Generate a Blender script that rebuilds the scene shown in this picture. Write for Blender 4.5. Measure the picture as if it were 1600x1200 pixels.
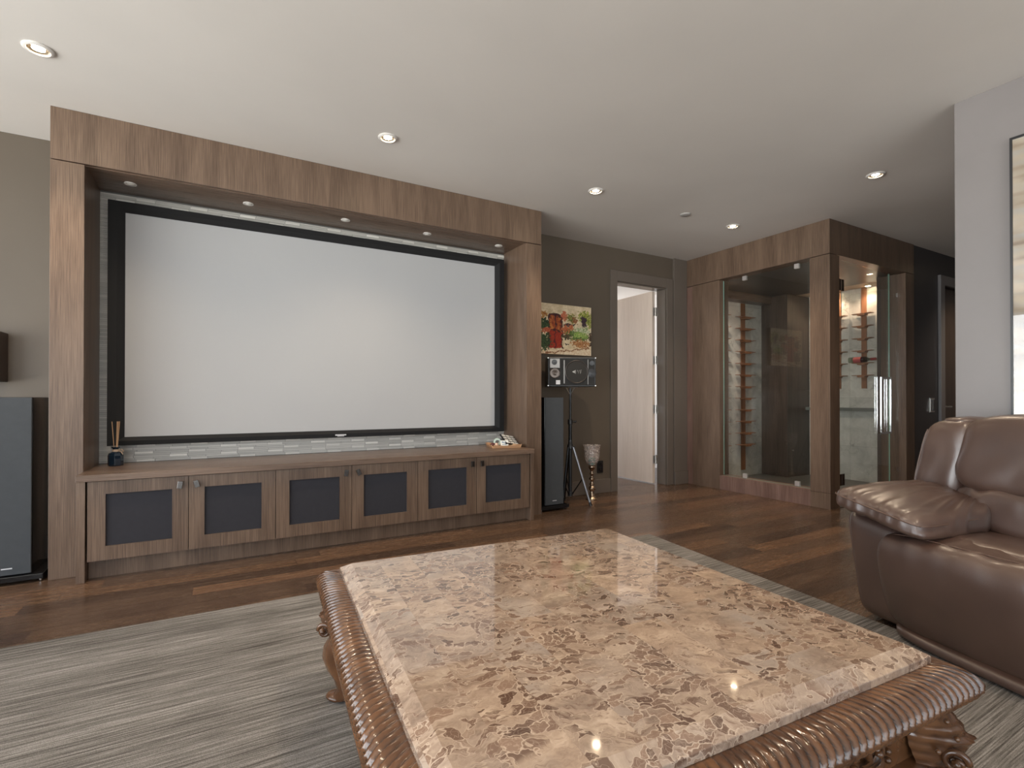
import bpy, bmesh, math, random
from math import sin, cos, pi, radians, sqrt, exp
from mathutils import Vector, Matrix, noise as mnoise

random.seed(7)
for o in list(bpy.data.objects):
    bpy.data.objects.remove(o, do_unlink=True)
scene = bpy.context.scene
COL = scene.collection

# ---------------------------------------------------------------- camera
cd = bpy.data.cameras.new('camera')
cam = bpy.data.objects.new('camera', cd)
COL.objects.link(cam)
cam.location = (0, 0, 1.0505)
cam.rotation_euler = (radians(90.3065), 0, radians(-29.4573))
cd.sensor_width = 36.0
cd.lens = 36.0 * 787.3 / 1600.0
cd.shift_y = 17.32 / 1600.0
cd.clip_start = 0.05
scene.camera = cam

# ---------------------------------------------------------------- world and exposure
world = bpy.data.worlds.new('daylight')
scene.world = world
world.use_nodes = True
wt = world.node_tree
wt.nodes.clear()
wo = wt.nodes.new('ShaderNodeOutputWorld')
wb = wt.nodes.new('ShaderNodeBackground')
wc = wt.nodes.new('ShaderNodeTexCoord')
ws = wt.nodes.new('ShaderNodeSeparateXYZ')
wr = wt.nodes.new('ShaderNodeValToRGB')
wt.links.new(wc.outputs['Generated'], ws.inputs[0])
mr = wt.nodes.new('ShaderNodeMapRange')
mr.inputs['From Min'].default_value = -1
mr.inputs['From Max'].default_value = 1
wt.links.new(ws.outputs['Z'], mr.inputs['Value'])
wt.links.new(mr.outputs[0], wr.inputs[0])
e = wr.color_ramp.elements
e[0].position = 0.0; e[0].color = (0.86, 0.84, 0.82, 1)
e[1].position = 1.0; e[1].color = (0.34, 0.37, 0.42, 1)
x = e.new(0.47); x.color = (0.80, 0.79, 0.78, 1)
x = e.new(0.53); x.color = (0.40, 0.42, 0.46, 1)
wt.links.new(wr.outputs[0], wb.inputs['Color'])
# the sunlit side of the sky is to the left of the room
sx_ = wt.nodes.new('ShaderNodeMapRange')
sx_.interpolation_type = 'SMOOTHSTEP'
sx_.inputs['From Min'].default_value = -1.0
sx_.inputs['From Max'].default_value = 0.2
sx_.inputs['To Min'].default_value = 18.5
sx_.inputs['To Max'].default_value = 6.5
wt.links.new(ws.outputs['X'], sx_.inputs['Value'])
wt.links.new(sx_.outputs[0], wb.inputs['Strength'])
wt.links.new(wb.outputs[0], wo.inputs[0])

vs = scene.view_settings
vs.view_transform = 'Standard'
vs.look = 'None'
vs.exposure = 0.0
vs.gamma = 1.0
vs.use_curve_mapping = False

def portal(loc, rot, sx, sy):
    """marks a window opening for the sky's light sampling; emits nothing itself"""
    l = bpy.data.lights.new('sky_portal', 'AREA')
    l.shape = 'RECTANGLE'; l.size = sx; l.size_y = sy
    l.cycles.is_portal = True
    o = bpy.data.objects.new('sky_portal', l)
    o.location = loc; o.rotation_euler = rot
    COL.objects.link(o)
LX = -3.9          # left wall
FY = -4.8          # wall behind the camera
portal((LX + .02, 0.55, 1.30), (0, radians(-90), 0), 2.3, 6.5)
portal((0.0, FY + .02, 1.30), (radians(90), 0, 0), 6.2, 2.3)
portal((4.2, 8.4, 1.35), (radians(-90), 0, 0), 2.6, 2.3)

# ---------------------------------------------------------------- constants
H = 2.74
Y0, YB = 3.836, 4.37
X0, X1 = -0.895, 2.472
XW, YW = 4.928, 2.651
XR, YR = 3.633, 1.265

# ---------------------------------------------------------------- node materials
class Mat:
    def __init__(s, name, **kw):
        s.m = bpy.data.materials.new(name)
        s.m.use_nodes = True
        s.t = s.m.node_tree
        s.b = s.t.nodes['Principled BSDF']
        s.out = s.t.nodes['Material Output']
        for k, v in kw.items():
            s.set(k, v)
    def set(s, k, v):
        k = {'base': 'Base Color', 'rough': 'Roughness', 'metal': 'Metallic', 'normal': 'Normal', 'coat': 'Coat Weight',
             'coat_rough': 'Coat Roughness', 'ior': 'IOR', 'spec': 'Specular IOR Level', 'trans': 'Transmission Weight',
             'emit': 'Emission Color', 'emit_s': 'Emission Strength', 'sheen': 'Sheen Weight', 'alpha': 'Alpha'}.get(k, k)
        i = s.b.inputs[k]
        if hasattr(v, 'is_linked'): s.t.links.new(v, i)
        elif isinstance(v, (tuple, list)) and len(v) == 3 and i.type == 'RGBA': i.default_value = (*v, 1)
        else: i.default_value = v
    def n(s, typ, outn=0, props=None, **inp):
        nd = s.t.nodes.new(typ)
        for k, v in (props or {}).items(): setattr(nd, k, v)
        for k, v in inp.items():
            key = int(k[1:]) if k[0] == '_' else k.replace('__', ' ')
            i = nd.inputs[key]
            if hasattr(v, 'is_linked'): s.t.links.new(v, i)
            elif isinstance(v, (tuple, list)) and i.type == 'RGBA' and len(v) == 3: i.default_value = (*v, 1)
            else: i.default_value = v
        return nd.outputs[outn]
    def co(s, scale=(1, 1, 1), loc=(0, 0, 0), rot=(0, 0, 0), space='Object'):
        c = s.n('ShaderNodeTexCoord', space)
        return s.n('ShaderNodeMapping', 0, _0=c, Scale=scale, Location=loc, Rotation=rot)
    def ma(s, op, a, b=0.0, c=0.0, clamp=False):
        return s.n('ShaderNodeMath', 0, {'operation': op, 'use_clamp': clamp}, _0=a, _1=b, _2=c)
    def noise(s, vec, scale=5., detail=3., rough=.5, dist=0., out=0):
        return s.n('ShaderNodeTexNoise', out, Vector=vec, Scale=scale, Detail=detail, Roughness=rough, Distortion=dist)
    def ramp(s, fac, stops, interp='LINEAR'):
        nd = s.t.nodes.new('ShaderNodeValToRGB')
        nd.color_ramp.interpolation = interp
        els = nd.color_ramp.elements
        while len(els) < len(stops): els.new(.5)
        for e_, (p, c) in zip(els, stops):
            e_.position = p
            e_.color = (*c, 1) if isinstance(c, tuple) else (c, c, c, 1)
        s.t.links.new(fac, nd.inputs[0])
        return nd.outputs[0]
    def mix(s, fac, a, b, blend='MIX'):
        nd = s.t.nodes.new('ShaderNodeMix')
        nd.data_type = 'RGBA'; nd.blend_type = blend
        for i, v in ((0, fac), (6, a), (7, b)):
            if hasattr(v, 'is_linked'): s.t.links.new(v, nd.inputs[i])
            elif isinstance(v, (tuple, list)): nd.inputs[i].default_value = (*v[:3], 1)
            else: nd.inputs[i].default_value = v
        return nd.outputs[2]
    def bump(s, h, strength=.3, dist=.01):
        return s.n('ShaderNodeBump', 0, Height=h, Strength=strength, Distance=dist)
    def sep(s, v, i):
        return s.n('ShaderNodeSeparateXYZ', i, _0=v)
    def comb(s, x, y, z=0.0):
        return s.n('ShaderNodeCombineXYZ', 0, _0=x, _1=y, _2=z)

def simple(name, base, rough=.5, metal=0., **kw):
    return Mat(name, base=base, rough=rough, metal=metal, **kw).m

def paint(name, c, rough=.55, var=.06, bump=.04):
    m = Mat(name, rough=rough)
    v = m.co()
    f = m.noise(v, 1.6, 4)
    lo = tuple(x * (1 - var) for x in c); hi = tuple(x * (1 + var) for x in c)
    m.set('base', m.ramp(f, [(.3, lo), (.7, hi)]))
    m.set('normal', m.bump(m.noise(v, 260, 3), bump, .002))
    return m.m

def veneer(name, dark, light, axis='z', rough=.38):
    m = Mat(name)
    sc = {'z': (1, 1, .018), 'x': (.018, 1, 1), 'y': (1, .018, 1)}[axis]
    v = m.co(sc)
    a = m.noise(v, 230, 4, .65)
    sc2 = {'z': (1, 1, .12), 'x': (.12, 1, 1), 'y': (1, .12, 1)}[axis]
    b = m.noise(m.co(sc2), 9, 3, .5, .4)
    f = m.ma('ADD', m.ma('MULTIPLY', a, .62), m.ma('MULTIPLY', b, .38))
    m.set('base', m.ramp(f, [(.36, dark), (.50, tuple((x + y) / 2 for x, y in zip(dark, light))), (.62, light)]))
    m.set('rough', m.ma('ADD', rough - .06, m.ma('MULTIPLY', a, .14)))
    m.set('normal', m.bump(a, .12, .002))
    return m.m

WOOD = veneer('stained_oak_veneer', (.076, .046, .030), (.195, .129, .089), 'z', .34)
WOODX = veneer('stained_oak_veneer_horizontal', (.09, .055, .037), (.205, .136, .096), 'x', .28)
WOOD_RED = veneer('reddish_oak_veneer', (.115, .060, .044), (.25, .155, .125))
CEIL = paint('ceiling_paint', (.67, .635, .60), .7, .03)
TAUPE = paint('taupe_wall_paint', (.112, .090, .069), .36)
TAUPE_TRIM = paint('taupe_trim_paint', (.140, .116, .098), .26, .03, .01)
CHAR = paint('charcoal_wall_paint', (.050, .047, .052), .45)
GREYW = paint('grey_wall_paint', (.205, .186, .182), .40)
WHITE = paint('white_wall_paint', (.78, .76, .74), .6)
DOORW = veneer('pale_oak_door_veneer', (.58, .48, .40), (.68, .58, .495), 'z', .42)
DARKDOOR = veneer('dark_door_veneer', (.045, .032, .026), (.10, .072, .058))
BLACK = simple('black_satin', (.012, .012, .013), .35)
BLACKGLOSS = simple('black_gloss', (.010, .010, .011), .12)
BLACKMETAL = simple('black_metal_tube', (.015, .015, .016), .25, .6)
NICKEL = simple('brushed_nickel', (.66, .64, .61), .28, 1.)
DARKNICKEL = simple('dark_nickel', (.20, .19, .185), .22, 1.)
CHROME = simple('chrome', (.85, .85, .86), .12, 1.)
WHITEPL = simple('white_trim_plastic', (.72, .69, .66), .4)
SILVER_TXT = simple('silver_lettering', (.62, .62, .64), .4)

def floor_mat():
    m = Mat('hardwood_plank_floor')
    c = m.n('ShaderNodeTexCoord', 'Object')
    X, Y = m.sep(c, 0), m.sep(c, 1)
    W, L = .127, 1.15
    row = m.ma('FLOOR', m.ma('DIVIDE', Y, W))
    rr = m.n('ShaderNodeTexWhiteNoise', 0, {'noise_dimensions': '1D'}, W=row)
    xs = m.ma('DIVIDE', m.ma('ADD', X, m.ma('MULTIPLY', rr, 3.1)), L)
    cell = m.ma('FLOOR', xs)
    rnd = m.n('ShaderNodeTexWhiteNoise', 0, {'noise_dimensions': '2D'}, Vector=m.comb(row, cell))
    rnd3 = m.n('ShaderNodeTexWhiteNoise', 1, {'noise_dimensions': '2D'}, Vector=m.comb(row, cell))
    fy = m.ma('FRACT', m.ma('DIVIDE', Y, W)); fx = m.ma('FRACT', xs)
    ey = m.ma('MULTIPLY', m.ma('MINIMUM', fy, m.ma('SUBTRACT', 1., fy)), W)
    ex = m.ma('MULTIPLY', m.ma('MINIMUM', fx, m.ma('SUBTRACT', 1., fx)), L)
    edge = m.ma('MINIMUM', ey, ex)
    groove = m.ma('SUBTRACT', 1., m.ma('DIVIDE', edge, .0030), 0, True)
    gv = m.n('ShaderNodeMapping', 0, _0=c, Scale=(1.3, 17, 1))
    gv2 = m.n('ShaderNodeVectorMath', 0, {'operation': 'ADD'}, _0=gv, _1=m.n('ShaderNodeVectorMath', 0, {'operation': 'SCALE'}, _0=rnd3, Scale=40.))
    g = m.noise(gv2, 2.2, 6, .62, .9)
    g2 = m.noise(m.n('ShaderNodeVectorMath', 0, {'operation': 'MULTIPLY'}, _0=gv2, _1=(3, 6, 1)), 4, 4, .7)
    f = m.ma('ADD', m.ma('MULTIPLY', g, .75), m.ma('MULTIPLY', g2, .25))
    col = m.ramp(f, [(.3, (.056, .032, .021)), (.5, (.092, .056, .037)), (.68, (.138, .088, .059))])
    tone = m.ramp(rnd, [(0, (.62, .61, .62)), (.5, (.95, .94, .92)), (.85, (1.22, 1.16, 1.06)), (1, (1.5, 1.36, 1.2))])
    col = m.mix(1., col, tone, 'MULTIPLY')
    col = m.mix(m.ma('MULTIPLY', groove, .75), col, (.02, .011, .008))
    m.set('base', col)
    m.set('rough', m.ma('ADD', .19, m.ma('MULTIPLY', g2, .14)))
    h = m.ma('SUBTRACT', m.ma('MULTIPLY', f, .25), groove)
    h2 = m.ma('ADD', h, m.ma('MULTIPLY', m.noise(m.n('ShaderNodeMapping', 0, _0=c, Scale=(1.5, 4, 1)), 2.5, 2), 1.6))
    m.set('normal', m.bump(h2, .16, .003))
    return m.m

def marble_top_mat():
    m = Mat('brown_fragment_marble')
    c = m.co()
    X, Y = m.sep(c, 0), m.sep(c, 1)
    TW, TL = .112, .31
    row = m.ma('FLOOR', m.ma('DIVIDE', X, TW))
    rr = m.n('ShaderNodeTexWhiteNoise', 0, {'noise_dimensions': '1D'}, W=row)
    ys = m.ma('DIVIDE', m.ma('ADD', Y, m.ma('MULTIPLY', rr, .9)), TL)
    cell = m.ma('FLOOR', ys)
    rnd = m.n('ShaderNodeTexWhiteNoise', 0, {'noise_dimensions': '2D'}, Vector=m.comb(row, cell))
    off = m.n('ShaderNodeTexWhiteNoise', 1, {'noise_dimensions': '2D'}, Vector=m.comb(row, cell))
    v = m.n('ShaderNodeVectorMath', 0, {'operation': 'ADD'}, _0=c, _1=m.n('ShaderNodeVectorMath', 0, {'operation': 'SCALE'}, _0=off, Scale=5.))
    dn = m.noise(v, 7, 4, .6, 0, 1)
    wv = m.n('ShaderNodeVectorMath', 0, {'operation': 'ADD'}, _0=v, _1=m.n('ShaderNodeVectorMath', 0, {'operation': 'SCALE'}, _0=dn, Scale=.16))
    wv = m.n('ShaderNodeMapping', 0, _0=wv, Scale=(1.15, 2.0, 1), Rotation=(0, 0, .35))
    vd = m.n('ShaderNodeTexVoronoi', 'Distance', {'feature': 'DISTANCE_TO_EDGE'}, Vector=wv, Scale=27.)
    vc = m.n('ShaderNodeTexVoronoi', 'Color', Vector=wv, Scale=27.)
    vd2 = m.n('ShaderNodeTexVoronoi', 'Distance', {'feature': 'DISTANCE_TO_EDGE'}, Vector=wv, Scale=64.)
    cr = m.sep(vc, 0)
    area = m.noise(v, 3.4, 4, .62, .6)
    patch = m.ma('ADD', area, m.ma('MULTIPLY', m.ma('SUBTRACT', cr, .5), .30))
    mask = m.ramp(patch, [(.515, 0.), (.58, 1.)])
    inner = m.ramp(vd, [(.025, 0.), (.07, 1.)])
    frag = m.ma('MULTIPLY', mask, inner)
    n9 = m.noise(wv, 9, 6, .68)
    base = m.ramp(n9, [(.3, (.200, .142, .110)), (.45, (.320, .238, .185)), (.56, (.400, .305, .235)), (.7, (.530, .420, .335))])
    tone = m.ramp(rnd, [(0, (.84, .85, .88)), (.5, (1., .98, .95)), (1, (1.14, 1.09, 1.02))])
    base = m.mix(1., base, tone, 'MULTIPLY')
    base = m.mix(m.ramp(m.noise(v, 3.2, 3), [(.5, 0.), (.7, .7)]), base, (.39, .34, .30))
    # small brown specks and flakes
    fl = m.noise(m.n('ShaderNodeMapping', 0, _0=wv, Scale=(1, 2.1, 1)), 30, 4, .6)
    am2 = m.ramp(m.noise(v, 7, 3), [(.42, .15), (.62, 1.)])
    speck = m.ma('MULTIPLY', m.ramp(fl, [(.54, 0.), (.63, .8)]), am2)
    base = m.mix(speck, base, (.165, .098, .068))
    dark = m.mix(m.sep(vc, 1), (.080, .040, .026), (.27, .175, .125))
    col = m.mix(m.ma('MULTIPLY', frag, .93), base, dark)
    vein = m.ma('SUBTRACT', 1., m.ramp(vd, [(.0, 0.), (.05, 1.)]))
    vein2 = m.ma('SUBTRACT', 1., m.ramp(vd2, [(.0, 0.), (.05, 1.)]))
    near = m.ramp(patch, [(.44, .10), (.56, .85)])
    vv = m.ma('MULTIPLY', m.ma('MAXIMUM', vein, m.ma('MULTIPLY', vein2, .45)), near)
    col = m.mix(vv, col, (.56, .44, .34))
    m.set('base', col)
    m.set('rough', .07)
    m.set('coat', .9); m.set('coat_rough', .02)
    return m.m

def rug_mat():
    m = Mat('striated_wool_rug', rough=.95, spec=.15)
    v1 = m.co((.5, 34, 1)); v2 = m.co((2.0, 100, 1)); v3 = m.co((.5, 3.6, 1))
    a = m.noise(v1, 2.2, 4, .6); b = m.noise(v2, 2.2, 4, .65); c = m.noise(v3, 1.7, 2)
    sp = m.noise(m.co(), 420, 2, .7)
    f = m.ma('ADD', m.ma('ADD', m.ma('MULTIPLY', a, .30), m.ma('MULTIPLY', b, .52)), m.ma('MULTIPLY', c, .18))
    col = m.ramp(f, [(.38, (.060, .054, .048)), (.46, (.145, .133, .121)), (.53, (.255, .237, .220)), (.62, (.42, .395, .37))])
    col = m.mix(.55, col, m.ramp(sp, [(.3, .04), (.7, .8)]), 'OVERLAY')
    m.set('base', col)
    m.set('normal', m.bump(m.ma('ADD', m.ma('MULTIPLY', b, .8), m.ma('MULTIPLY', sp, .7)), .8, .006))
    return m.m

def leather_mat():
    m = Mat('brown_leather')
    v = m.co()
    a = m.noise(v, 3.0, 2, .5, .2)
    cells = m.n('ShaderNodeTexVoronoi', 'Distance', {'feature': 'DISTANCE_TO_EDGE'}, Vector=v, Scale=330.)
    m.set('base', m.ramp(a, [(.3, (.058, .031, .023)), (.55, (.080, .044, .032)), (.75, (.108, .062, .043))]))
    m.set('rough', m.ramp(m.noise(v, 14, 4), [(.3, .33), (.7, .40)]))
    m.set('spec', .9); m.set('coat', .5); m.set('coat_rough', .27)
    w = m.noise(m.co((1, 1, 1)), 13, 2, .45, .3)
    h = m.ma('ADD', m.ma('MULTIPLY', m.ramp(cells, [(0., 0.), (.25, 1.)]), .16), m.ma('MULTIPLY', w, .9))
    m.set('normal', m.bump(h, .26, .004))
    return m.m

def carved_mat():
    m = Mat('carved_mahogany_lacquer')
    v = m.co()
    a = m.noise(v, 12, 4)
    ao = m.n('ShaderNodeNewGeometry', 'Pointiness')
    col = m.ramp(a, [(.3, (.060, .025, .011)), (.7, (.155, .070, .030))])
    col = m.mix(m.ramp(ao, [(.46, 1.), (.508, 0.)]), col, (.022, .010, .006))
    m.set('base', col)
    m.set('rough', .24); m.set('coat', .35); m.set('coat_rough', .12)
    return m.m

def pale_marble_mat():
    m = Mat('pale_green_marble_tiles')
    v = m.co()
    d = m.noise(v, 3, 4, .6, 0, 1)
    wv = m.n('ShaderNodeVectorMath', 0, {'operation': 'ADD'}, _0=v, _1=m.n('ShaderNodeVectorMath', 0, {'operation': 'SCALE'}, _0=d, Scale=.35))
    vd = m.n('ShaderNodeTexVoronoi', 'Distance', {'feature': 'DISTANCE_TO_EDGE'}, Vector=wv, Scale=7.)
    a = m.noise(v, 5, 5, .65, .8)
    col = m.ramp(a, [(.3, (.55, .53, .48)), (.5, (.70, .68, .62)), (.7, (.80, .78, .72))])
    vein = m.ma('MULTIPLY', m.ma('SUBTRACT', 1., m.ramp(vd, [(0., 0.), (.035, 1.)])), m.ramp(m.noise(v, 4, 2), [(.45, 0.), (.7, .7)]))
    col = m.mix(vein, col, (.26, .25, .21))
    Z = m.sep(v, 2); XY = m.ma('ADD', m.sep(v, 0), m.sep(v, 1))
    fz = m.ma('FRACT', m.ma('DIVIDE', m.ma('ADD', Z, .17), .61)); fx = m.ma('FRACT', m.ma('DIVIDE', XY, .61))
    j = m.ma('MINIMUM', m.ma('MINIMUM', fz, m.ma('SUBTRACT', 1., fz)), m.ma('MINIMUM', fx, m.ma('SUBTRACT', 1., fx)))
    tone = m.n('ShaderNodeTexWhiteNoise', 0, {'noise_dimensions': '2D'}, Vector=m.comb(m.ma('FLOOR', m.ma('DIVIDE', m.ma('ADD', Z, .17), .61)), m.ma('FLOOR', m.ma('DIVIDE', XY, .61))))
    col = m.mix(1., col, m.ramp(tone, [(0, .84), (1, 1.06)]), 'MULTIPLY')
    col = m.mix(m.ma('MULTIPLY', m.ma('SUBTRACT', 1., m.ramp(j, [(0., 0.), (.004, 1.)])), .6), col, (.2, .19, .17))
    m.set('base', col); m.set('rough', .22)
    return m.m

def glass_pane_mat(name='clear_glass_pane', tint=(.97, .985, .975), rmix=1.0):
    m = bpy.data.materials.new(name); m.use_nodes = True
    t = m.node_tree; t.nodes.clear()
    out = t.nodes.new('ShaderNodeOutputMaterial'); mx = t.nodes.new('ShaderNodeMixShader')
    tr = t.nodes.new('ShaderNodeBsdfTransparent'); gl = t.nodes.new('ShaderNodeBsdfGlossy'); fr = t.nodes.new('ShaderNodeFresnel')
    tr.inputs[0].default_value = (*tint, 1); gl.inputs['Roughness'].default_value = .0; gl.inputs[0].default_value = (1, 1, 1, 1)
    ge = t.nodes.new('ShaderNodeNewGeometry'); mt = t.nodes.new('ShaderNodeMath'); mt.operation = 'MULTIPLY_ADD'
    mt.inputs[1].default_value = 1 / 1.5 - 1.5; mt.inputs[2].default_value = 1.5
    t.links.new(ge.outputs['Backfacing'], mt.inputs[0]); t.links.new(mt.outputs[0], fr.inputs[0])
    t.links.new(fr.outputs[0], mx.inputs[0]); t.links.new(tr.outputs[0], mx.inputs[1]); t.links.new(gl.outputs[0], mx.inputs[2])
    t.links.new(mx.outputs[0], out.inputs[0])
    return m

def attr_mat(name, rough=.6, coat=0., bump=0.):
    m = Mat(name, rough=rough)
    a = m.n('ShaderNodeAttribute', 0, {'attribute_name': 'col'})
    m.set('base', a)
    if coat: m.set('coat', coat); m.set('coat_rough', .04)
    if bump: m.set('normal', m.bump(m.noise(m.co(), 220, 3), bump, .003))
    return m.m

def fabric_mat(name, c, scale=900., rough=.9):
    m = Mat(name, rough=rough, spec=.25)
    v = m.co()
    w = m.n('ShaderNodeTexChecker', 1, Vector=v, Scale=scale)
    n_ = m.noise(v, 30, 3)
    m.set('base', m.ramp(n_, [(.3, tuple(x * .96 for x in c)), (.7, tuple(x * 1.04 for x in c))]))
    m.set('normal', m.bump(w, .25, .001))
    return m.m

def screen_mat():
    m = Mat('matte_projection_fabric', rough=.8, spec=.1)
    m.set('base', m.ramp(m.noise(m.co(), 1.3, 2), [(.3, (.415, .418, .43)), (.7, (.43, .433, .442))]))
    return m.m

FLOOR = floor_mat(); MARBLE = marble_top_mat(); RUG = rug_mat(); LEATHER = leather_mat(); CARVED = carved_mat()
PMARBLE = pale_marble_mat(); GLASS = glass_pane_mat(); TILE = attr_mat('glazed_stone_tile', .32); CANVAS = attr_mat('painted_canvas', .55, 0., .4)
SCREEN = screen_mat(); VELVET = simple('black_velvet', (.006, .006, .007), .8)
GRILLE = fabric_mat('grey_grille_cloth', (.062, .067, .073)); DOORCLOTH = fabric_mat('dark_speaker_cloth', (.035, .034, .040))
REDWOOD = veneer('redwood_rack', (.22, .085, .035), (.40, .19, .095), 'z', .45)
GLASSEDGE = simple('green_glass_edge', (.30, .50, .42), .15)

# ---------------------------------------------------------------- mesh helpers
class MB:
    def __init__(s): s.v = []; s.f = []; s.c = []; s.mi = []
    def add(s, vs_, fs, col=None, mi=0):
        b = len(s.v)
        s.v += [tuple(p) for p in vs_]
        s.f += [tuple(i + b for i in f) for f in fs]
        s.mi += [mi] * len(fs)
        s.c += [col or (1, 1, 1)] * len(vs_)
        return s
    def box(s, x0, x1, y0, y1, z0, z1, col=None, mi=0):
        v = [(x, y, z) for x in (x0, x1) for y in (y0, y1) for z in (z0, z1)]
        return s.add(v, [(0, 1, 3, 2), (4, 6, 7, 5), (0, 4, 5, 1), (2, 3, 7, 6), (0, 2, 6, 4), (1, 5, 7, 3)], col, mi)
    def obox(s, c, ax, ay, az, col=None, mi=0):
        c, ax, ay, az = map(Vector, (c, ax, ay, az))
        v = [c + ax * i + ay * j + az * k for i in (-1, 1) for j in (-1, 1) for k in (-1, 1)]
        return s.add(v, [(0, 1, 3, 2), (4, 6, 7, 5), (0, 4, 5, 1), (2, 3, 7, 6), (0, 2, 6, 4), (1, 5, 7, 3)], col, mi)
    def prism(s, poly, z0, z1):
        n = len(poly)
        v = [(x, y, z0) for x, y in poly] + [(x, y, z1) for x, y in poly]
        f = [tuple(range(n - 1, -1, -1)), tuple(range(n, 2 * n))] + [(i, (i + 1) % n, n + (i + 1) % n, n + i) for i in range(n)]
        return s.add(v, f)
    def lathe(s, prof, c=(0, 0, 0), n=32, axis='z', cap=True):
        v = []; f = []
        for r, h in prof:
            for k in range(n):
                a = 2 * pi * k / n
                p = {'z': (r * cos(a), r * sin(a), h), 'y': (r * cos(a), h, r * sin(a)), 'x': (h, r * cos(a), r * sin(a))}[axis]
                v.append((c[0] + p[0], c[1] + p[1], c[2] + p[2]))
        for i in range(len(prof) - 1):
            for k in range(n):
                f.append((i * n + k, i * n + (k + 1) % n, (i + 1) * n + (k + 1) % n, (i + 1) * n + k))
        if cap:
            f.append(tuple(range(n - 1, -1, -1))); f.append(tuple((len(prof) - 1) * n + k for k in range(n)))
        return s.add(v, f)
    def tube(s, pts, r, n=10, cap=True):
        pts = [Vector(p) for p in pts]
        rs = r if isinstance(r, (list, tuple)) else [r] * len(pts)
        v = []; f = []
        t0 = (pts[1] - pts[0]).normalized()
        u = t0.orthogonal().normalized()
        for i, p in enumerate(pts):
            t = (pts[min(i + 1, len(pts) - 1)] - pts[max(i - 1, 0)]).normalized()
            u = (u - t * u.dot(t)).normalized(); w = t.cross(u)
            for k in range(n):
                a = 2 * pi * k / n
                v.append(p + (u * cos(a) + w * sin(a)) * rs[i])
        for i in range(len(pts) - 1):
            for k in range(n):
                f.append((i * n + k, i * n + (k + 1) % n, (i + 1) * n + (k + 1) % n, (i + 1) * n + k))
        if cap:
            f.append(tuple(range(n - 1, -1, -1))); f.append(tuple((len(pts) - 1) * n + k for k in range(n)))
        return s.add(v, f)
    def grid(s, fn, nu, nv, closeu=False, colfn=None):
        b = len(s.v)
        for i in range(nu):
            for j in range(nv):
                s.v.append(tuple(fn(i, j))); s.c.append(colfn(i, j) if colfn else (1, 1, 1))
        for i in range(nu if closeu else nu - 1):
            for j in range(nv - 1):
                i2 = (i + 1) % nu
                s.f.append((b + i * nv + j, b + i2 * nv + j, b + i2 * nv + j + 1, b + i * nv + j + 1)); s.mi.append(0)
        return s
    def ell(s, c, ax, ay, az, n=10):
        c, ax, ay, az = map(Vector, (c, ax, ay, az))
        def fn(i, j):
            a = 2 * pi * i / n; b = -pi / 2 + pi * j / (n // 2 + 1)
            return c + ax * (cos(a) * cos(b)) + ay * (sin(a) * cos(b)) + az * sin(b)
        return s.grid(fn, n, n // 2 + 2, True)
    def build(s, name, mats, parent=None, ofs=(0, 0, 0), smooth=False, bevel=0., subsurf=0, colors=False, seg=2):
        me = bpy.data.meshes.new(name)
        o0 = Vector(ofs)
        me.from_pydata([tuple(Vector(p) - o0) for p in s.v], [], s.f)
        if not isinstance(mats, (list, tuple)): mats = [mats]
        for m in mats: me.materials.append(m)
        if len(mats) > 1: me.polygons.foreach_set('material_index', s.mi)
        if colors:
            ca = me.color_attributes.new('col', 'FLOAT_COLOR', 'POINT')
            ca.data.foreach_set('color', [x for c in s.c for x in (*c, 1.0)])
        bm = bmesh.new(); bm.from_mesh(me)
        bmesh.ops.recalc_face_normals(bm, faces=bm.faces)
        bm.to_mesh(me); bm.free()
        if smooth:
            me.polygons.foreach_set('use_smooth', [True] * len(me.polygons))
        me.update()
        o = bpy.data.objects.new(name, me)
        COL.objects.link(o)
        if parent: o.parent = parent
        elif any(ofs): o.location = ofs
        if bevel:
            b = o.modifiers.new('bevel', 'BEVEL'); b.width = bevel; b.segments = seg; b.limit_method = 'ANGLE'; b.angle_limit = radians(40)
        if subsurf:
            b = o.modifiers.new('sub', 'SUBSURF'); b.levels = subsurf; b.render_levels = subsurf
        if smooth and smooth != 'all':
            try:
                me.set_sharp_from_angle(angle=radians(38))
            except Exception: pass
        return o

def thing(name, label, cat, loc=(0, 0, 0), rotz=0., group=None):
    o = bpy.data.objects.new(name, None); COL.objects.link(o)
    o.empty_display_size = .1
    o.location = loc; o.rotation_euler = (0, 0, rotz)
    o['label'] = label; o['category'] = cat
    if group: o['group'] = group
    return o
def tag(o, label, cat, group=None):
    o['label'] = label; o['category'] = cat
    if group: o['group'] = group
    return o
def struct(o, label=None):
    o['kind'] = 'structure'
    if label: o['label'] = label
    return o
def dup(root, loc, label, rotz=None, group=None):
    r = root.copy(); COL.objects.link(r); r.location = loc; r['label'] = label
    if rotz is not None: r.rotation_euler = (0, 0, rotz)
    if group: r['group'] = group
    for ch in list(root.children):
        c = ch.copy(); COL.objects.link(c); c.parent = r
        for g in list(ch.children):
            d = g.copy(); COL.objects.link(d); d.parent = c
    return r

# ================================================================ SETTING
struct(MB().box(LX - .2, 9.2, FY - .2, YB + .0, -.1, 0).build('floor', FLOOR), 'dark brown hardwood plank floor')
struct(MB().box(2.9, 5.8, YB, 8.4, -.1, 0).build('floor', FLOOR), 'hardwood floor of the room beyond the open door')
struct(MB().box(LX - .2, 9.2, FY - .2, YB + .14, H, H + .12).build('ceiling', CEIL), 'warm white painted ceiling')
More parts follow.
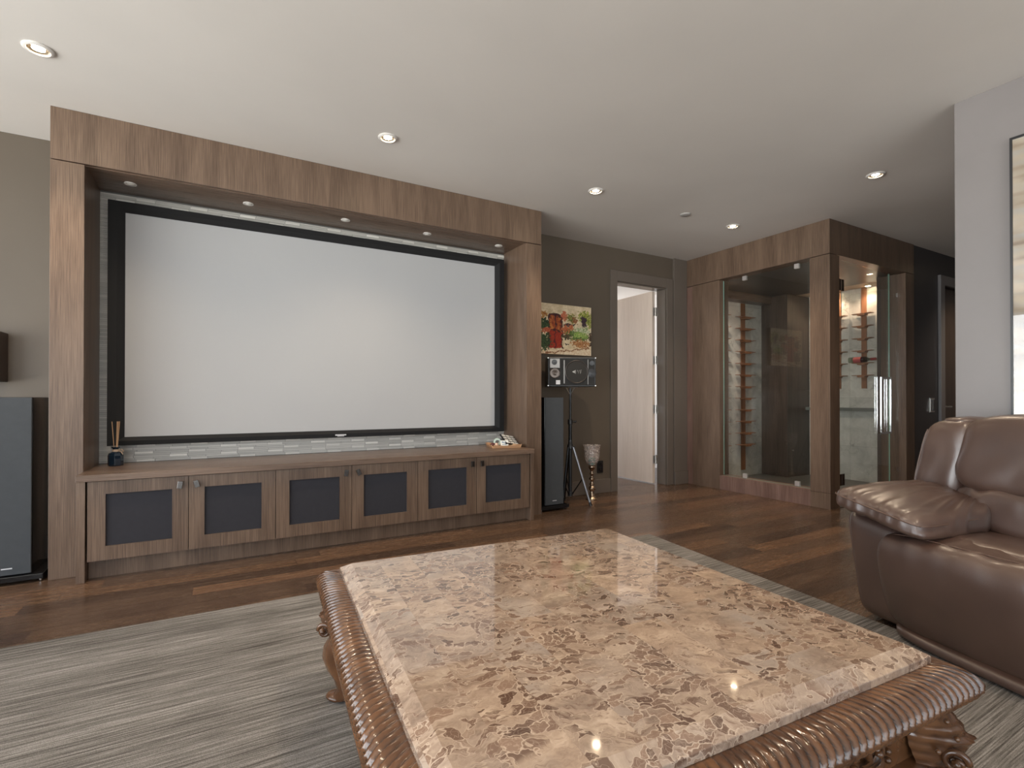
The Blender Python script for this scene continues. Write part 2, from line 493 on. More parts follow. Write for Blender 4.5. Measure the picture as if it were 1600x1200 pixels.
# back wall with door opening 3.82..4.60
DX0, DX1, DZ = 3.822, 4.600, 2.368
mb = MB()
mb.box(LX - .2, DX0, YB, YB + .14, 0, H); mb.box(DX0, DX1, YB, YB + .14, DZ, H); mb.box(DX1, 9.2, YB, YB + .14, 0, H)
struct(mb.build('wall_back', TAUPE), 'dark taupe back wall')
# left wall with wide window openings
mb = MB()
WY0, WY1, WZ0, WZ1 = -2.7, 3.8, .12, 2.46
mb.box(LX - .2, LX, FY - .2, WY0, 0, H); mb.box(LX - .2, LX, WY1, YB, 0, H)
mb.box(LX - .2, LX, WY0, WY1, WZ1, H); mb.box(LX - .2, LX, WY0, WY1, 0, WZ0)
struct(mb.build('wall_left', GREYW), 'grey side wall with tall windows')
mb = MB()
for k in range(5):
    y = WY0 + (WY1 - WY0) * k / 4
    mb.box(LX - .13, LX - .07, y - .035, y + .035, WZ0, WZ1)
mb.box(LX - .13, LX - .07, WY0, WY1, WZ0, WZ0 + .06); mb.box(LX - .13, LX - .07, WY0, WY1, WZ1 - .06, WZ1)
w1 = struct(mb.build('window_1', BLACK, bevel=.004))
MB().box(LX - .105, LX - .095, WY0 + .01, WY1 - .01, WZ0 + .01, WZ1 - .01).build('glass_pane', GLASS, w1)
# front wall (behind the camera) with windows
VX0, VX1 = -3.1, 3.1
mb = MB()
mb.box(LX, VX0, FY - .2, FY, 0, H); mb.box(VX1, 9.2, FY - .2, FY, 0, H)
mb.box(VX0, VX1, FY - .2, FY, WZ1, H); mb.box(VX0, VX1, FY - .2, FY, 0, WZ0)
struct(mb.build('wall_front', GREYW), 'grey wall with windows opposite the screen')
mb = MB()
for k in range(5):
    x_ = VX0 + (VX1 - VX0) * k / 4
    mb.box(x_ - .035, x_ + .035, FY - .13, FY - .07, WZ0, WZ1)
mb.box(VX0, VX1, FY - .13, FY - .07, WZ0, WZ0 + .06); mb.box(VX0, VX1, FY - .13, FY - .07, WZ1 - .06, WZ1)
w2 = struct(mb.build('window_2', BLACK, bevel=.004))
MB().box(VX0 + .01, VX1 - .01, FY - .105, FY - .095, WZ0 + .01, WZ1 - .01).build('glass_pane', GLASS, w2)
# right wall: a block ending at YR
struct(MB().box(XR, XR + .16, FY, YR, 0, H).build('wall_right', GREYW, bevel=.003), 'smooth grey wall behind the sofa')
struct(MB().box(XR + .16, 9.0, YR - .16, YR, 0, H).build('wall_hall_near', GREYW))
struct(MB().box(9.0, 9.2, YR - .16, YB, 0, H).build('wall_hall_end', GREYW))
# hallway wall beside the wine room with its door opening
HX = 6.585
HD0, HD1 = 7.30, 8.2
mb = MB()
mb.box(HX, HD0, YW + .012, YW + .14, 0, H); mb.box(HD0, HD1, YW + .012, YW + .14, DZ, H); mb.box(HD1, 9.0, YW + .012, YW + .14, 0, H)
struct(mb.build('wall_hall_far', CHAR), 'near black hallway wall beside the wine room')
mb = MB()
yy = YW - .018
mb.box(HD0 - .105, HD0 + .002, yy, YW + .013, 0, DZ + .11); mb.box(HD1 - .002, HD1 + .1, yy, YW + .013, 0, DZ + .11)
mb.box(HD0 + .002, HD1 - .002, yy, YW + .013, DZ - .002, DZ + .11)
mb.box(HD0 - .0, HD0 + .016, YW + .013, YW + .138, 0, DZ)
struct(mb.build('trim_2', paint('grey_door_casing', (.20, .19, .195), .3), bevel=.004), 'grey painted door casing in the hallway')
d2 = struct(MB().box(HD0 + .018, HD1 - .004, YW + .05, YW + .09, .01, DZ - .004).build('door_2', DARKDOOR, bevel=.002), 'dark brown hallway door')
mb = MB(); mb.box(HD0 + .06, HD0 + .095, YW + .042, YW + .05, .86, 1.00); mb.tube([(HD0 + .078, YW + .045, .945), (HD0 + .078, YW - .005, .945)], .009, 12)
mb.tube([(HD0 + .072, YW - .002, .945), (HD0 + .205, YW - .002, .945)], .009, 12)
mb.build('lever_handle', NICKEL, d2, bevel=.002, smooth=True)

# ---- doorway in the back wall
mb = MB(); cy = YB - .02
mb.box(DX0 - .096, DX0, cy, YB, 0, DZ + .118); mb.box(DX1, DX1 + .1, cy, YB, 0, DZ + .118); mb.box(DX0, DX1, cy, YB, DZ, DZ + .118)
mb.box(DX0 - .0, DX0 + .014, YB, YB + .14, 0, DZ); mb.box(DX1 - .014, DX1, YB, YB + .14, 0, DZ); mb.box(DX0 + .014, DX1 - .014, YB, YB + .14, DZ - .014, DZ)
struct(mb.build('trim_1', TAUPE_TRIM, bevel=.004), 'taupe painted casing round the open doorway')
struct(MB().box(DX1 + .108, XW - .0, YB - .030, YB, 0, H).build('trim_3', TAUPE_TRIM, bevel=.003), 'taupe filler panel beside the doorway')
mb = MB(); mb.box(X1 + .01, DX0 - .098, YB - .014, YB, 0, .155)
struct(mb.build('baseboard_back', TAUPE_TRIM, bevel=.004))
mb = MB(); mb.box(LX, X0 - .005, YB - .014, YB, 0, .155)
struct(mb.build('baseboard_left', TAUPE_TRIM, bevel=.004))
mb = MB(); mb.box(DX1 + .105, XW - .002, YB - .046, YB - .030, 0, .16)
struct(mb.build('baseboard_corner', TAUPE_TRIM, bevel=.004))
mb = MB(); mb.box(HX + .002, HD0 - .108, YW - .004, YW + .012, 0, .155)
struct(mb.build('baseboard_hall', CHAR, bevel=.003))
d1 = struct(MB().box(4.502, 4.542, 4.497, 5.27, .012, DZ - .02).build('door_1', DOORW, bevel=.002), 'pale wood door standing open into the next room')
for k, z in enumerate((.30, .91, 1.51, 2.10)):
    mb = MB(); mb.tube([(4.552, 4.492, z - .055), (4.552, 4.492, z + .055)], .0075, 12)
    mb.box(4.506, 4.549, 4.4925, 4.4965, z - .05, z + .05); mb.box(4.555, 4.586, 4.494, 4.498, z - .05, z + .05)
    mb.build('hinge', NICKEL, d1, smooth=True)
# room beyond
mb = MB(); mb.box(2.9, 3.0, YB + .14, 8.4, 0, 2.6); mb.box(5.6, 5.7, YB + .14, 8.4, 0, 2.6)
struct(mb.build('wall_far_room', WHITE))
mb = MB(); mb.box(3.0, 3.0 + .0001, 8.3, 8.4, 0, 2.6); mb.box(3.0, 5.6, 8.3, 8.4, 0, .1); mb.box(3.0, 5.6, 8.3, 8.4, 2.5, 2.6)
struct(mb.build('wall_far_room_end', WHITE))
struct(MB().box(2.9, 5.7, YB + .14, 8.4, 2.6, 2.7).build('ceiling', CEIL), 'white ceiling of the next room')

# ================================================================ SCREEN SURROUND
sur = thing('screen_surround', 'tall dark oak frame built around the projection screen', 'screen surround', (0.79, Y0, 0))
O = (0.79, Y0, 0)
SEAM = 2.433
IX0, IX1 = -0.740, 2.313
def pt(mb, name, mat, par, ofs, **k): return mb.build(name, mat, par, ofs, **k)
pt(MB().box(X0, X1, Y0, Y0 + .03, SEAM + .003, H - .001), 'header', WOOD, sur, O, bevel=.0015)
pt(MB().box(X0, IX0 - .0, Y0, Y0 + .03, 0, SEAM - .003), 'post', WOOD, sur, O, bevel=.0015)
pt(MB().box(IX1, X1, Y0, Y0 + .03, 0, SEAM - .003), 'post', WOOD, sur, O, bevel=.0015)
pt(MB().box(X0, X0 + .02, Y0 + .0305, YB, 0, H - .001), 'side_panel', WOOD, sur, O)
pt(MB().box(X1 - .02, X1, Y0 + .0305, YB, 0, H - .001), 'side_panel', WOOD, sur, O)
pt(MB().box(IX0 - .018, IX0, Y0 + .0305, 4.262, .0, SEAM), 'inner_panel', WOOD, sur, O)
pt(MB().box(IX1, IX1 + .018, Y0 + .0305, 4.262, .0, SEAM), 'inner_panel', WOOD, sur, O)
pt(MB().box(IX0 - .02, IX1 + .02, Y0 + .0305, YB, SEAM, SEAM + .018), 'soffit', WOODX, sur, O)

# tiles on the niche's back
TY = 4.262
mb = MB(); z = .613; rowi = 0
rnd = random.Random(3)
mb.box(IX0, IX1, TY, TY + .02, .60, SEAM, (.10, .095, .09))
while z < SEAM - .004:
    hh = .0165 if rowi % 2 == 0 else .0105
    if z + hh > SEAM: break
    x = IX0 - rnd.random() * .02 - (.0 if rowi % 4 < 2 else .11)
    k = 0
    while x < IX1:
        ln = .205 if k % 2 == 0 else .105
        a, b = max(x + .001, IX0), min(x + ln - .001, IX1)
        if b - a > .004 and not (.86 < z < 2.24 and a > -.55 and b < 2.1):
            short = k % 2 == 1 and rowi % 2 == 0
            g = (.66 if short else .50) * rnd.uniform(.86, 1.12)
            pr = .011 if short else rnd.choice((.004, .006, .007))
            mb.box(a, b, TY - pr, TY + .001, z + .0008, z + hh - .0008, (g * 1.04, g, g * .93))
        x += ln; k += 1
    z += hh; rowi += 1
tag(mb.build('tile_backsplash', TILE, colors=True), 'grey brick mosaic tile behind the projection screen', 'tile backsplash')

# niche lights (unlit)
def small_light(loc, label):
    t = thing('niche_light', label, 'light', loc, group='small unlit lights under the surround header')
    MB().lathe([(.034, 0), (.034, -.004), (.026, -.005), (.024, .0)], n=28, cap=False).build('trim_ring', WHITEPL, t, smooth=True)
    MB().lathe([(.024, -.001), (.018, -.006), (.001, -.009)], n=28).build('lens', simple('frosted_lens', (.75, .73, .68), .3), t, smooth=True)
    return t
nl = small_light((-.549, 4.042, SEAM), 'small round light under the header, leftmost of the row')
for i, (x, w_) in enumerate(((.126, 'second from the left of the row'), (.796, 'in the middle of the row'), (1.461, 'fourth from the left of the row'), (2.143, 'rightmost of the row'))):
    dup(nl, (x, 4.042, SEAM), 'small round light under the header, ' + w_)

# ---- projection screen
SX0, SX1, SZ0, SZ1, SY = -.684, 2.264, .735, 2.350, 4.155
sc_ = thing('projection_screen', 'large white projection screen in a black velvet frame', 'projection screen', (.79, SY, SZ0))
O = (.79, SY, SZ0)
fr = MB(); fw_, dp = .090, .055
ix0, ix1, iz0, iz1 = SX0 + fw_, SX1 - fw_, SZ0 + .055, SZ1 - .068
out = [(SX0, SZ0), (SX1, SZ0), (SX1, SZ1), (SX0, SZ1)]; inn = [(ix0, iz0), (ix1, iz0), (ix1, iz1), (ix0, iz1)]
mid = [((a[0] * .45 + b[0] * .55), (a[1] * .45 + b[1] * .55)) for a, b in zip(out, inn)]
rings = [[(x, SY + dp, z) for x, z in out], [(x, SY + .006, z) for x, z in out], [(x, SY, z) for x, z in mid], [(x, SY + .022, z) for x, z in inn], [(x, SY + dp, z) for x, z in inn]]
v = [p for r in rings for p in r]; f = []
for i in range(5):
    for k in range(4):
        a, b = i * 4, ((i + 1) % 5) * 4
        f.append((a + k, a + (k + 1) % 4, b + (k + 1) % 4, b + k))
fr.add(v, f); pt(fr, 'frame', VELVET, sc_, O)
pt(MB().box(ix0 - .01, ix1 + .01, SY + .026, SY + .034, iz0 - .01, iz1 + .01), 'screen_fabric', SCREEN, sc_, O)
mb = MB(); mb.obox((.785, SY - .0005, .7555), (.042, 0, 0), (0, .001, 0), (0, 0, .0045)); mb.obox((.785, SY - .0003, .7465), (.026, 0, 0), (0, .001, 0), (0, 0, .0022))
bd = pt(mb, 'maker_badge', SILVER_TXT, sc_, O); bd['label'] = 'small silver lettering on the lower frame'

# ---- media cabinets, worktop and kick board
WT0, WT1 = .572, .612
CF = 3.690
tag(MB().box(-.742, 2.296, 3.668, 4.250, WT0 + .001, WT1).build('worktop', WOODX, ofs=(.78, 3.95, WT1), bevel=.002), 'long dark oak worktop running below the screen', 'worktop')
tag(MB().box(-.700, 2.262, 3.762, 3.780, 0, .112).build('kick_board', WOOD, ofs=(.78, 3.77, 0)), 'recessed oak kick board under the cabinet doors', 'kick board')
xs = [-.695, -.207, .281, .774, 1.262, 1.754, 2.258]
cabl = ['low oak cabinet with two cloth panelled doors, leftmost of three', 'low oak cabinet with two cloth panelled doors, middle of three', 'low oak cabinet with two cloth panelled doors, rightmost of three']
for c in range(3):
    x0, x2, x1 = xs[2 * c], xs[2 * c + 1], xs[2 * c + 2]
    O = ((x0 + x1) / 2, 3.9, 0)
    t = thing('media_cabinet', cabl[c], 'cabinet', O, group='low cabinets under the screen')
    mb = MB()
    mb.box(x0 + .002, x0 + .02, CF + .021, 4.24, .113, WT0); mb.box(x1 - .02, x1 - .002, CF + .021, 4.24, .113, WT0)
    mb.box(x0 + .021, x1 - .021, CF + .021, 4.24, .113, .131); mb.box(x0 + .021, x1 - .021, 4.22, 4.24, .132, WT0)
    pt(mb, 'body', WOOD, t, O)
    if c == 0: pt(MB().box(-.742, -.702, 3.683, 4.24, 0, WT0), 'end_panel', WOOD, t, O, bevel=.001)
    if c == 2: pt(MB().box(2.264, 2.296, 3.683, 4.24, 0, WT0), 'end_panel', WOOD, t, O, bevel=.001)
    for d, (a, b) in enumerate(((x0, x2), (x2, x1))):
        a += .0018; b -= .0018
        z0, z1 = .114, .569
        st = .082
        mb = MB()
        mb.box(a, a + st, CF, CF + .02, z0, z1); mb.box(b - st, b, CF, CF + .02, z0, z1)
        mb.box(a + st, b - st, CF, CF + .02, z0, z0 + st - .002); mb.box(a + st, b - st, CF, CF + .02, z1 - st + .008, z1)
        door = pt(mb, 'door', WOOD, t, O)
        pt(MB().box(a + st - .004, b - st + .004, CF + .010, CF + .015, z0 + st - .006, z1 - st + .012), 'cloth_panel', DOORCLOTH, door, O)
        kx = b - .041 if d == 0 else a + .041
        ang = radians([-8, 16, -10, 24, 0, 3][2 * c + d])
        u = Vector((cos(ang), 0, sin(ang))); w_ = Vector((-sin(ang), 0, cos(ang)))
        mb = MB()
        mb.tube([(kx, CF, .52), (kx, CF - .018, .52)], .006, 12)
        mb.obox(Vector((kx, CF - .023, .52)), u * .0135, (0, .0065, 0), w_ * .0225)
        kb = pt(mb, 'knob', DARKNICKEL, door, O, bevel=.0015)
        kb['label'] = 'square dark nickel knob'

# ================================================================ RECESSED LIGHTS
LENS = Mat('lit_lamp_glass', base=(1, .9, .75), emit=(1.0, .78, .50), emit_s=60.).m
BAFFLE = simple('satin_reflector', (.62, .53, .42), .25, .8)
def downlight(loc, label, energy=65, show=True):
    t = thing('recessed_downlight', label, 'ceiling light', loc, group='lit recessed ceiling downlights')
    MB().lathe([(.060, .0005), (.062, -.004), (.056, -.009), (.046, -.010), (.043, -.006), (.042, .0005)], n=36, cap=False).build('trim_ring', WHITEPL, t, smooth=True)
    MB().lathe([(.042, -.002), (.037, -.004), (.033, -.002), (.026, -.0015)], n=32, cap=False).build('reflector', BAFFLE, t, smooth=True)
    MB().lathe([(.026, -.0014), (.020, -.004), (.001, -.006)], n=24).build('lamp', LENS, t, smooth=True)
    l = bpy.data.lights.new('downlight_beam', 'SPOT'); l.energy = energy; l.color = (1, .80, .58)
    l.spot_size = radians(115); l.spot_blend = .9; l.shadow_soft_size = .03
    lo = bpy.data.objects.new('downlight_beam', l); lo.location = (0, 0, -.02); COL.objects.link(lo); lo.parent = t
    return t
dl = downlight((-.801, 3.242, H), 'lit recessed downlight at the top left corner of the ceiling')
for loc, lab in (((.903, 3.238, H), 'lit recessed downlight above the middle of the screen surround'),
                 ((2.613, 3.236, H), 'lit recessed downlight in front of the painting'),
                 ((4.322, 3.238, H), 'lit recessed downlight in front of the wine room window, far one'),
                 ((4.27, 1.961, H), 'lit recessed downlight nearest the grey right wall'),
                 ((.903, 1.0, H), 'lit recessed downlight above the coffee table'),
                 ((2.5, .35, H), 'lit recessed downlight above the leather sofa'),
                 ((-.801, 1.0, H), 'lit recessed downlight left above the rug'),
                 ((7.7, 2.0, H), 'lit recessed downlight in the hallway')):
    dup(dl, loc, lab)
cs = thing('ceiling_sensor', 'small round grey ceiling cover between two downlights', 'ceiling sensor', (3.67, 3.249, H))
MB().lathe([(.047, .0), (.047, -.006), (.040, -.010), (.001, -.011)], n=32).build('cover', simple('grey_cover', (.40, .385, .37), .5), cs, smooth=True)

# ================================================================ WINE ROOM
wr_ = thing('wine_room', 'dark oak wine room with glass window and glass door', 'wine room', (XW, YW, 0))
O = (XW, YW, 0)
TH = .16
WL, WRr = 3.872, 2.838      # window opening y
ZT, ZB = 2.405, .165
S2 = .003
D0, D1 = 5.092, 6.397       # door opening x
# -x face
pt(MB().box(XW, XW + TH, YW + TH, YB - .001, SEAM - .02, H - .001), 'header', WOOD, wr_, O, bevel=.001)
pt(MB().box(XW, HX, YW, YW + TH - .0005, SEAM - .02, H - .001), 'header', WOOD, wr_, O, bevel=.001)
pt(MB().box(XW + .004, XW + TH, 4.262, YB - .001, .0, SEAM - .026), 'post', WOOD_RED, wr_, O, bevel=.001)
pt(MB().box(XW, XW + TH, WL, 4.258, 0, SEAM - .026), 'post', WOOD, wr_, O, bevel=.001)
pt(MB().box(XW, D0, YW, WRr, .150, SEAM - .026), 'post', WOOD, wr_, O, bevel=.001)
pt(MB().box(XW, D0, YW, WRr, 0, .147), 'plinth_block', WOOD, wr_, O, bevel=.001)
pt(MB().box(XW + .002, XW + TH, WRr + .0005, WL - .0005, 0, ZB - .006), 'sill_panel', WOOD_RED, wr_, O, bevel=.001)
pt(MB().box(D1, HX, YW, YW + .2395, 0, SEAM - .026), 'post', WOOD, wr_, O, bevel=.001)
# window pane, clips
gx = XW + .068
pane = pt(MB().box(gx, gx + .010, WRr + .003, WL - .004, ZB - .004, 2.40), 'glass_pane', GLASS, wr_, O)
pt(MB().box(gx, gx + .010, WL - .0035, WL - .001, ZB, 2.40), 'glass_edge', GLASSEDGE, pane, O)
pt(MB().box(gx - .001, gx + .011, WRr + .003, WL - .004, ZB - .0055, ZB - .0042), 'glass_edge', GLASSEDGE, pane, O)
for y in (3.595, 3.006):
    for z in (.187, 2.378):
        m_ = MB(); m_.box(gx - .008, gx - .0005, y - .024, y + .024, z - .024, z + .024); m_.box(gx + .0105, gx + .018, y - .024, y + .024, z - .024, z + .024)
        pt(m_, 'clip', simple('satin_steel', (.78, .74, .72), .3, .7), pane, O, bevel=.001)
# glass door
gy = YW + .070
hg = Vector((D0 + .012, YW + .022, 0)); du = Vector((6.205, gy, 0)) - hg; DW = du.length; du.normalize(); dn = Vector((-du.y, du.x, 0)); up_ = Vector((0, 0, 1))
def db(m_, a0, a1, b0, b1, z0, z1):
    '''box in the door's own frame: a along the pane, b through its thickness'''
    return m_.obox(hg + du * ((a0 + a1) / 2) + dn * ((b0 + b1) / 2) + up_ * ((z0 + z1) / 2), du * ((a1 - a0) / 2), dn * ((b1 - b0) / 2), up_ * ((z1 - z0) / 2))
gd = pt(db(MB(), .004, DW - .004, 0, .010, .03, 2.385), 'glass_door', GLASS, wr_, O)
pt(db(MB(), DW - .0035, DW, 0, .010, .03, 2.385), 'glass_edge', GLASSEDGE, gd, O)
for z in (2.14, .26):
    m_ = MB(); db(m_, -.010, .045, -.012, -.0005, z - .055, z + .055); db(m_, .052, .100, -.012, -.0005, z - .055, z + .055)
    q_ = hg + du * .0485 - dn * .010; m_.tube([q_ + up_ * (z - .05), q_ + up_ * (z + .05)], .008, 10)
    pt(m_, 'hinge', simple('bronze_hinge', (.06, .04, .03), .35, .8), gd, O, bevel=.0015)
m_ = MB(); h0, h1 = DW - .255, DW - .012
for (a0, a1, za, zb) in ((h0, h0 + .022, .67, 1.27), (h1 - .022, h1, .67, 1.27), (h0 + .022, h1 - .022, .67, .692), (h0 + .022, h1 - .022, 1.248, 1.27)):
    db(m_, a0, a1, -.024, -.010, za, zb)
for za in (.67, 1.248): db(m_, h0 + .1, h0 + .122, -.010, -.0005, za, za + .022)
hd = pt(m_, 'pull_handle', CHROME, gd, O, bevel=.001); hd['label'] = 'rectangular chrome pull handle'
sl = pt(MB().box(6.216, D1 - .002, gy, gy + .010, .012, 2.40), 'sidelight_pane', GLASS, wr_, O)
for z in (2.17, .27):
    m_ = MB(); m_.box(D1 - .045, D1 - .001, gy - .008, gy - .0005, z - .022, z + .022)
    pt(m_, 'clip', CHROME, sl, O, bevel=.001)
# inner shell
IXR = 6.9
struct(MB().box(XW + TH, IXR + .1, YB - .02, YB - .0005, 0, SEAM).build('wall_wine_back', PMARBLE), 'pale marble back wall of the wine room')
struct(MB().box(IXR, IXR + .1, YW + .281, YB - .021, 0, SEAM).build('wall_wine_right', PMARBLE), 'pale marble side wall of the wine room')
struct(MB().box(D1 + .001, IXR + .1, YW + .24, YW + .28, 0, SEAM).build('wall_wine_return', DARKDOOR), 'dark return wall inside the wine room')
struct(MB().box(XW + TH, 6.60, YW + TH, YB - .021, 2.415, 2.43).build('ceiling_wine', simple('dark_grey_ceiling', (.075, .07, .068), .35)), 'dark ceiling inside the wine room')
struct(MB().box(6.60, IXR, YW + .281, YB - .021, 2.422, 2.43).build('ceiling_wine_strip', paint('beige_ceiling', (.55, .47, .38), .6)))
struct(MB().box(XW + TH, IXR, YW + .0, YB - .021, 0.0005, .008).build('floor_wine', simple('dark_slate_tile', (.085, .085, .078), .3)), 'dark slate floor of the wine room')
pt(MB().box(XW + TH, 6.40, 4.20, YB - .0205, 2.315, 2.414), 'ceiling_beam', WOODX, wr_, O)
pt(MB().box(6.40, IXR - .001, 3.98, YB - .0205, .008, 2.414), 'inner_column', DARKDOOR, wr_, O, bevel=.002)
sh = tag(MB().box(6.80, IXR, 2.935, 3.979, .885, .925).build('wall_shelf', simple('grey_green_ledge', (.17, .18, .165), .35), ofs=(6.85, 3.5, .885), bevel=.002), 'thin grey ledge on the marble wall inside the wine room', 'shelf')

# wine racks : board with boat shaped cradles
def cradle(mb, n, c, u, half, dep=.085, th=.022):
    """boat shaped shelf: pointed ends, thick middle. n outward, u along the wall"""
    n, c, u = Vector(n), Vector(c), Vector(u)
    prof = [(-1, .0), (-.42, -.004), (-.38, -th), (.38, -th), (.42, -.004), (1, 0), (1, .006), (-1, .006)]
    v = []
    for d, sc2 in ((.012, 1.), (dep, .93)):
        for a, z in prof: v.append(c + n * d + u * (a * half * sc2) + Vector((0, 0, z)))
    k = len(prof)
    f = [tuple(range(k)), tuple(range(2 * k - 1, k - 1, -1))] + [(i, (i + 1) % k, k + (i + 1) % k, k + i) for i in range(k)]
    mb.add(v, f)
def rack(origin, n, u, z0, z1, zc, half, label, bw=.030):
    t = thing('wine_rack', label, 'wine rack', origin, group='wall mounted wine racks')
    o_ = Vector(origin); nn, uu = Vector(n), Vector(u)
    mb = MB(); mb.obox(o_ + nn * .006 + Vector((0, 0, (z0 + z1) / 2)), nn * .0058, uu * bw, Vector((0, 0, (z1 - z0) / 2)))
    mb.build('back_board', REDWOOD, t, origin, bevel=.001)
    for z in zc:
        mb = MB(); cradle(mb, n, (o_.x, o_.y, z), u, half); mb.build('cradle', REDWOOD, t, origin)
    return t
zc1 = [2.091 - .153 * i for i in range(6)]
rack((IXR, 3.300, 0), (-1, 0, 0), (0, 1, 0), 1.166, 2.42, zc1, .115, 'redwood wine rack seen through the glass door, right one of two')
rack((IXR, 3.600, 0), (-1, 0, 0), (0, 1, 0), 1.166, 2.42, zc1, .115, 'redwood wine rack beside the glass door post, left one of two')
zc2 = [2.118 - .1535 * i for i in range(12)]
rack((6.0, YB - .0205, 0), (0, -1, 0), (1, 0, 0), .09, 2.31, zc2, .17, 'tall redwood wine rack on the back marble wall, nearer the corner', .040)
rack((5.50, YB - .0205, 0), (0, -1, 0), (1, 0, 0), .09, 2.31, zc2, .17, 'tall redwood wine rack on the back marble wall, behind the window edge', .040)
# bottle on the cradle
bz = zc1[4] + .006 + .037
bo = (IXR - .062, 3.30, bz)
bt = thing('wine_bottle', 'clear wine bottle with red cap lying on the rack inside the wine room', 'bottle', (bo[0], bo[1], bz - .037))
O = (bo[0], bo[1], bz - .037)
mb = MB(); mb.lathe([(.004, .145), (.037, .142), (.037, -.035), (.030, -.060), (.0155, -.080), (.0150, -.155), (.001, -.156)], bo, 24, 'y')
pt(mb, 'glass_body', glass_pane_mat('bottle_glass', (.75, .80, .72)), bt, O, smooth=True)
mb = MB(); mb.lathe([(.0375, .085), (.0375, .0)], bo, 24, 'y', cap=False); lb = pt(mb, 'paper_label', simple('pink_red_label', (.55, .12, .11), .6), bt, O, smooth=True)
lb['label'] = 'red paper label'
mb = MB(); mb.lathe([(.001, -.099), (.0165, -.100), (.0165, -.158), (.001, -.159)], bo, 20, 'y'); pt(mb, 'foil_cap', simple('red_foil', (.30, .03, .03), .35, .3), bt, O, smooth=True)
# lights in the wine room
for (x, y, lab) in ((6.82, 3.22, 'small lit spotlight above the right wine rack'), (6.82, 3.62, 'small lit spotlight above the wine rack beside the door post')):
    t = thing('cellar_spotlight', lab, 'spotlight', (x, y, 2.422), group='small spotlights in the wine room')
    MB().lathe([(.040, .0), (.040, -.004), (.030, -.006), (.028, 0)], n=24, cap=False).build('trim_ring', WHITEPL, t, smooth=True)
    MB().lathe([(.028, -.001), (.020, -.005), (.001, -.006)], n=24).build('lamp', LENS, t, smooth=True)
    l = bpy.data.lights.new('cellar_beam', 'SPOT'); l.energy = 15; l.color = (1, .74, .54); l.spot_size = radians(120); l.spot_blend = .9; l.shadow_soft_size = .02
    lo = bpy.data.objects.new('cellar_beam', l); lo.location = (-.03, 0, -.02); COL.objects.link(lo); lo.parent = t
t = thing('cellar_spotlight', 'small lit ceiling spotlight in the wine room behind the window edge', 'spotlight', (5.14, 3.97, 2.415), group='small spotlights in the wine room')
MB().lathe([(.040, .0), (.040, -.004), (.030, -.006), (.028, 0)], n=24, cap=False).build('trim_ring', WHITEPL, t, smooth=True)
MB().lathe([(.028, -.001), (.020, -.005), (.001, -.006)], n=24).build('lamp', LENS, t, smooth=True)
l = bpy.data.lights.new('cellar_beam', 'SPOT'); l.energy = 55; l.color = (1, .86, .72); l.spot_size = radians(150); l.spot_blend = 1.; l.shadow_soft_size = .04
lo = bpy.data.objects.new('cellar_beam', l); lo.location = (0, 0, -.03); COL.objects.link(lo); lo.parent = t

# ================================================================ SPEAKERS
def tower(x, yf, label):
    t = thing('tower_speaker', label, 'speaker', (x, yf + .15, 0), group='slim floorstanding speakers')
    hw = .104
    MB().box(-hw, hw, -.138, .15, .050, 1.054).build('cabinet', BLACKGLOSS, t, bevel=.003)
    MB().box(-hw + .002, hw - .002, -.150, -.1385, .056, 1.052).build('grille', GRILLE, t, bevel=.003)
    m_ = MB(); m_.box(-.023, .023, -.1515, -.1502, .090, .0965); m_.build('maker_badge', SILVER_TXT, t)
    MB().box(-.158, .158, -.165, .175, .018, .0495).build('plinth', BLACKGLOSS, t, bevel=.004)
    for sx in (-.143, .143):
        for sy in (-.148, .160):
            MB().lathe([(.0015, 0), (.006, .010), (.006, .0175)], (sx, sy, 0), 12).build('spike_foot', CHROME, t, smooth=True)
    return t
tw = tower(-1.072, 3.845, 'slim grey tower speaker left of the screen surround')
t2 = dup(tw, (2.655, 3.895 + .15, 0), 'slim grey tower speaker right of the screen surround')

# karaoke speaker on its stand
KA = radians(-29.46 + 1.5)
kx, ky = 2.944, 4.045
st = thing('speaker_stand', 'black tripod stand holding the karaoke speaker', 'speaker stand', (kx, ky, 0))
MB().lathe([(.012, .40), (.0175, .40), (.0175, .82), (.012, .82)], n=20).build('pole', BLACKMETAL, st, smooth=True)
MB().lathe([(.011, .82), (.0115, .82), (.0115, 1.150), (.011, 1.150)], n=20).build('inner_tube', BLACKMETAL, st, smooth=True)
m_ = MB(); m_.lathe([(.020, .785), (.024, .79), (.024, .835), (.018, .84)], n=20); m_.tube([(.02, 0, .815), (.055, -.01, .815)], [.006, .010], 10); m_.ell((.058, -.01, .815), (.013, 0, 0), (0, .013, 0), (0, 0, .013))
m_.build('collar_knob', BLACK, st, smooth=True)
m_ = MB(); m_.lathe([(.022, .545), (.030, .55), (.030, .585), (.021, .60), (.020, .64)], n=20); m_.tube([(.0, -.025, .57), (.03, -.04, .57)], .006, 10); m_.build('leg_hub', BLACK, st, smooth=True)
MB().lathe([(.018, .10), (.018, .54)], n=20).build('pole', BLACK, st, smooth=True)
m_ = MB(); m_.lathe([(.024, .085), (.024, .125)], n=20); m_.build('lower_collar', BLACK, st, smooth=True)
